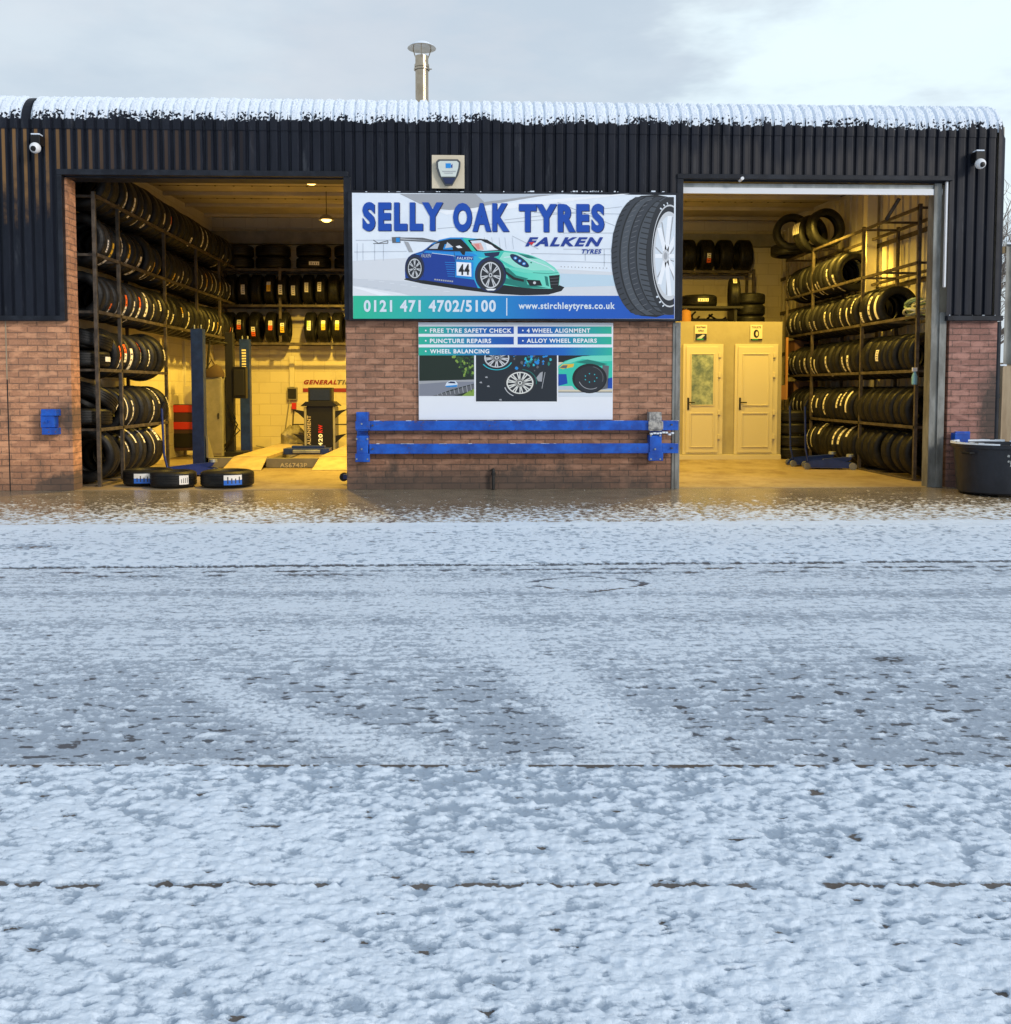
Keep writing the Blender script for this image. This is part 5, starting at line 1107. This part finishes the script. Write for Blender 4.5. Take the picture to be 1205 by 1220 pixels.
# ================================================================== OUTSIDE, RIGHT
tb = thing('tub', 'big round black rubber tub with snowy rim by the right brick pier', 'tub', loc=(P(1187, 588, -.55).x, -.55, 0)); H_ = P(1187, 528, -.55).z+.0
g = MB(); g.lathe([(0, .0), (.40, .0), (.425, .02), (.455, H_*.6), (.475, H_-.05), (.50, H_-.045), (.505, H_), (.475, H_), (.45, H_-.06), (.40, .05), (0, .05)], noisy('tub_rubber', (.005, .008, .016), (.012, .016, .028), 5, .45), n=56); g.build('body', tb, smooth=True)
g = MB(); rr_ = random.Random(4)
for k in range(56):
    a0_, a1_ = 2*math.pi*k/56, 2*math.pi*(k+1)/56; h0 = .012+.012*rr_.random()
    if rr_.random() < .88: g.add([(r*math.cos(a), r*math.sin(a), z) for a in (a0_, a1_) for r, z in ((.508, H_-.002), (.505, H_+h0), (.478, H_+h0), (.474, H_-.002))], [(0, 4, 5, 1), (1, 5, 6, 2), (2, 6, 7, 3)], MAT_SNOW)
g.build('rim_snow', tb, smooth=True)
for a in (205, 335): g = MB(); c0 = Vector((.50*math.cos(R(a)), .50*math.sin(R(a)), H_-.10)); t_ = Vector((-math.sin(R(a)), math.cos(R(a)), 0)); n_ = Vector((math.cos(R(a)), math.sin(R(a)), 0)); g.tube([c0-t_*.07, c0-t_*.05+n_*.04, c0+t_*.05+n_*.04, c0+t_*.07], .015, MAT_BLACK, 8); g.build('handle', tb, smooth=True)
g = MB()
for k in range(34):
    a = R(-95+rr_.gauss(0, 5.5)); z = H_-.17+rr_.gauss(0, .04); s_ = rr_.uniform(.008, .02); rad = np.interp(z, [0, .02, H_*.6, H_-.05], [.40, .425, .455, .475])+.004
    g.add([(rad*math.cos(a+s_*da/.45), rad*math.sin(a+s_*da/.45), z+s_*dz) for da, dz in ((-1, -.6), (.6, -1), (1, .5), (-.3, 1))], [(0, 1, 2, 3)], MAT_GALV)
g.build('paint_splash', tb)
# timber and sheet fence beside the garage
fx = XR1+.04
dpz = thing('downpipe', 'dark downpipe at the right corner of the garage', 'pipe'); g = MB(); g.tube([(P(1190, 450).x, .05, 0), (P(1190, 450).x, .05, zcr-.06)], .04, MAT_TRIM, 12); g.build('pipe', dpz, smooth=True); g = MB(); g.tube([(P(1190, 450).x, .05, 1.1), (P(1190, 450).x, .05, 1.16)], .048, MAT_TRIM, 12); g.build('collar', dpz, smooth=True)
pt = thing('timber_post', 'slim pale timber post leaning at the right corner of the garage', 'post'); a, b = P(1191, 523, .12), P(1194, 436, .12); g = MB(); g.tube([a+Vector((0, 0, -.6)), a, b], .028, MAT_WOOD, 4); g.build('post', pt); g = MB(); g.box(b.x-.04, b.x+.04, .08, .16, b.z, b.z+.02, MAT_SNOW); g.build('snow', pt)
fe = thing('side_fence', 'grey corrugated sheet and timber fence right of the garage', 'fence', loc=(fx, .35, 0)); zt1, zt0 = P(1199, 291, .35).z, P(1199, 434, .35).z; x_ = P(1196.5, 400, .35).x-fx
g = MB(); vs = []; N_ = 150
for k in range(N_):
    x = x_+k*.025; y = .018*math.sin(k*.9)
    vs += [(x, y, zt0), (x, y, zt1)]
g.add(vs, [(2*k, 2*k+2, 2*k+3, 2*k+1) for k in range(N_-1)], MAT_GALVD); g.build('sheet_panel', fe, smooth=True)
for k in range(8):
    g = MB(); x = x_-.04+k*.2; g.box(x, x+.185, .02, .045, 0, zt0+.02, MAT_WOOD); g.build('board', fe, bevel=.003)
g = MB(); g.box(x_, x_+3.7, .03, .1, zt1-.1, zt1-.02, MAT_WOOD); g.box(x_, x_+3.7, .05, .1, .8, .9, MAT_WOOD); g.build('rail', fe)
g = MB(); g.box(x_-.01, x_+3.7, -.03, .03, zt1, zt1+.02, MAT_SNOW); g.build('snow', fe)
MAT_BARK = noisy('bare_bark', (.16, .13, .11), (.24, .20, .17), 6, .9)
def bare_tree(label, x, y, h, seed):
    t_ = thing('bare_tree', label, 'tree', 'bare winter trees behind the fence', loc=(x, y, 0)); rr = random.Random(seed)
    g = MB(); pts = [(rr.uniform(-.1, .1)*k, rr.uniform(-.1, .1)*k, h*.7*k/6) for k in range(7)]; g.tube(pts, h*.022, MAT_BARK, 8, h*.006); g.build('trunk', t_, smooth=True)
    g = MB()
    def br_(p, d, l, r, dep):
        n = 4; q = [p]; dd = d.copy()
        for i in range(n): dd = (dd+Vector((rr.gauss(0, .16), rr.gauss(0, .16), rr.gauss(.05, .1)))).normalized(); q.append(q[-1]+dd*l/n)
        g.tube(q, r, MAT_BARK, 4 if dep < 2 else 3, r*.4, cap=False)
        if dep < 4:
            for i in range(1, n+1):
                for _ in range(2 if dep < 2 else 1): nd = (dd+Vector((rr.gauss(0, .7), rr.gauss(0, .7), rr.gauss(.25, .4)))).normalized(); br_(q[i], nd, l*.58, r*.5, dep+1)
    for k in range(9):
        z = .25+.07*k; a = rr.uniform(0, 6.28); p = Vector(pts[min(6, int(z*6/.7*.7/1)+0)]) if False else Vector((0, 0, h*.7*z)); i0 = min(5, int(z*6)); f_ = z*6-i0; p = Vector(pts[i0]).lerp(Vector(pts[i0+1]), f_)
        br_(p, Vector((math.cos(a), math.sin(a), .9)).normalized(), h*.28*(1.2-z*.6), h*.007, 1)
    g.build('crown', t_)
bare_tree('thin bare tree just beyond the corrugated fence, nearest the garage', 8.9, 6.5, 5.6, 3); bare_tree('bare tree farther back, rising highest above the corrugated fence', 15.4, 18.5, 8.6, 5)
bare_tree('small bare tree to the right, outside the corrugated fence line', 12.4, 12.0, 6.6, 9)
# ================================================================== LIGHT
SUN_EL, SUN_AZ = R(20), R(132)      # azimuth measured from +Y clockwise: sun low behind the camera, to the right
sd = Vector((math.sin(SUN_AZ)*math.cos(SUN_EL), math.cos(SUN_AZ)*math.cos(SUN_EL), math.sin(SUN_EL)))
sl_d = bpy.data.lights.new('sun', 'SUN'); sl_d.energy = 1.5; sl_d.angle = R(12); sl_d.color = (1, .93, .84)
so = bpy.data.objects.new('sun', sl_d); COL.objects.link(so); so.rotation_euler = sd.to_track_quat('Z', 'Y').to_euler()
w = bpy.data.worlds.new('World'); S.world = w; w.use_nodes = True; t = NT(w); bgn = w.node_tree.nodes['Background']
sky = t.n('ShaderNodeTexSky', sky_type='NISHITA'); sky.sun_disc = False; sky.sun_elevation = SUN_EL; sky.sun_rotation = SUN_AZ; sky.air_density = 1.2; sky.dust_density = 2
gen = t.n('ShaderNodeTexCoord').outputs['Generated']; n1 = t.noise(t.vmul(gen, (1.6, 1.6, 4.5)), 1.7, 6, .55); n2 = t.noise(t.vmul(gen, (1, 1, 3)), 4.5, 5, .6)
cl = t.mix(t.sstep(n1, .38, .66), (5.0, 5.85, 6.75), (6.2, 6.95, 7.6)); cl = t.mix(t.math('MULTIPLY', t.sstep(n2, .45, .7), .35), cl, (6.6, 6.7, 7.1))
# a thinner, brighter break in the cloud low in the sky to the right
dv = Vector(((P(1080, 95, 30)-CAM).normalized())); dt = t.n('ShaderNodeVectorMath', operation='DOT_PRODUCT', i_0=gen, i_1=tuple(dv)).outputs['Value']
br2 = t.math('MULTIPLY', t.sstep(t.math('ADD', dt, t.math('MULTIPLY', t.math('SUBTRACT', n2, .5), .12)), .965, 1.0), .8)
cl = t.mix(br2, cl, (8.2, 9.6, 10.0))
mx = t.mix(.88, (0, 0, 0), (1, 1, 1)); m_ = t.n('ShaderNodeMix', data_type='RGBA', i_0=.90); t.l(sky.outputs[0], m_.inputs[6]); t.l(cl, m_.inputs[7])
t.l(m_.outputs[2], bgn.inputs['Color']); bgn.inputs['Strength'].default_value = .105
S.view_settings.view_transform = 'Standard'; S.view_settings.look = 'None'; S.view_settings.exposure = .2; S.view_settings.gamma = 1
S.render.engine = 'CYCLES'; S.cycles.max_bounces = 6
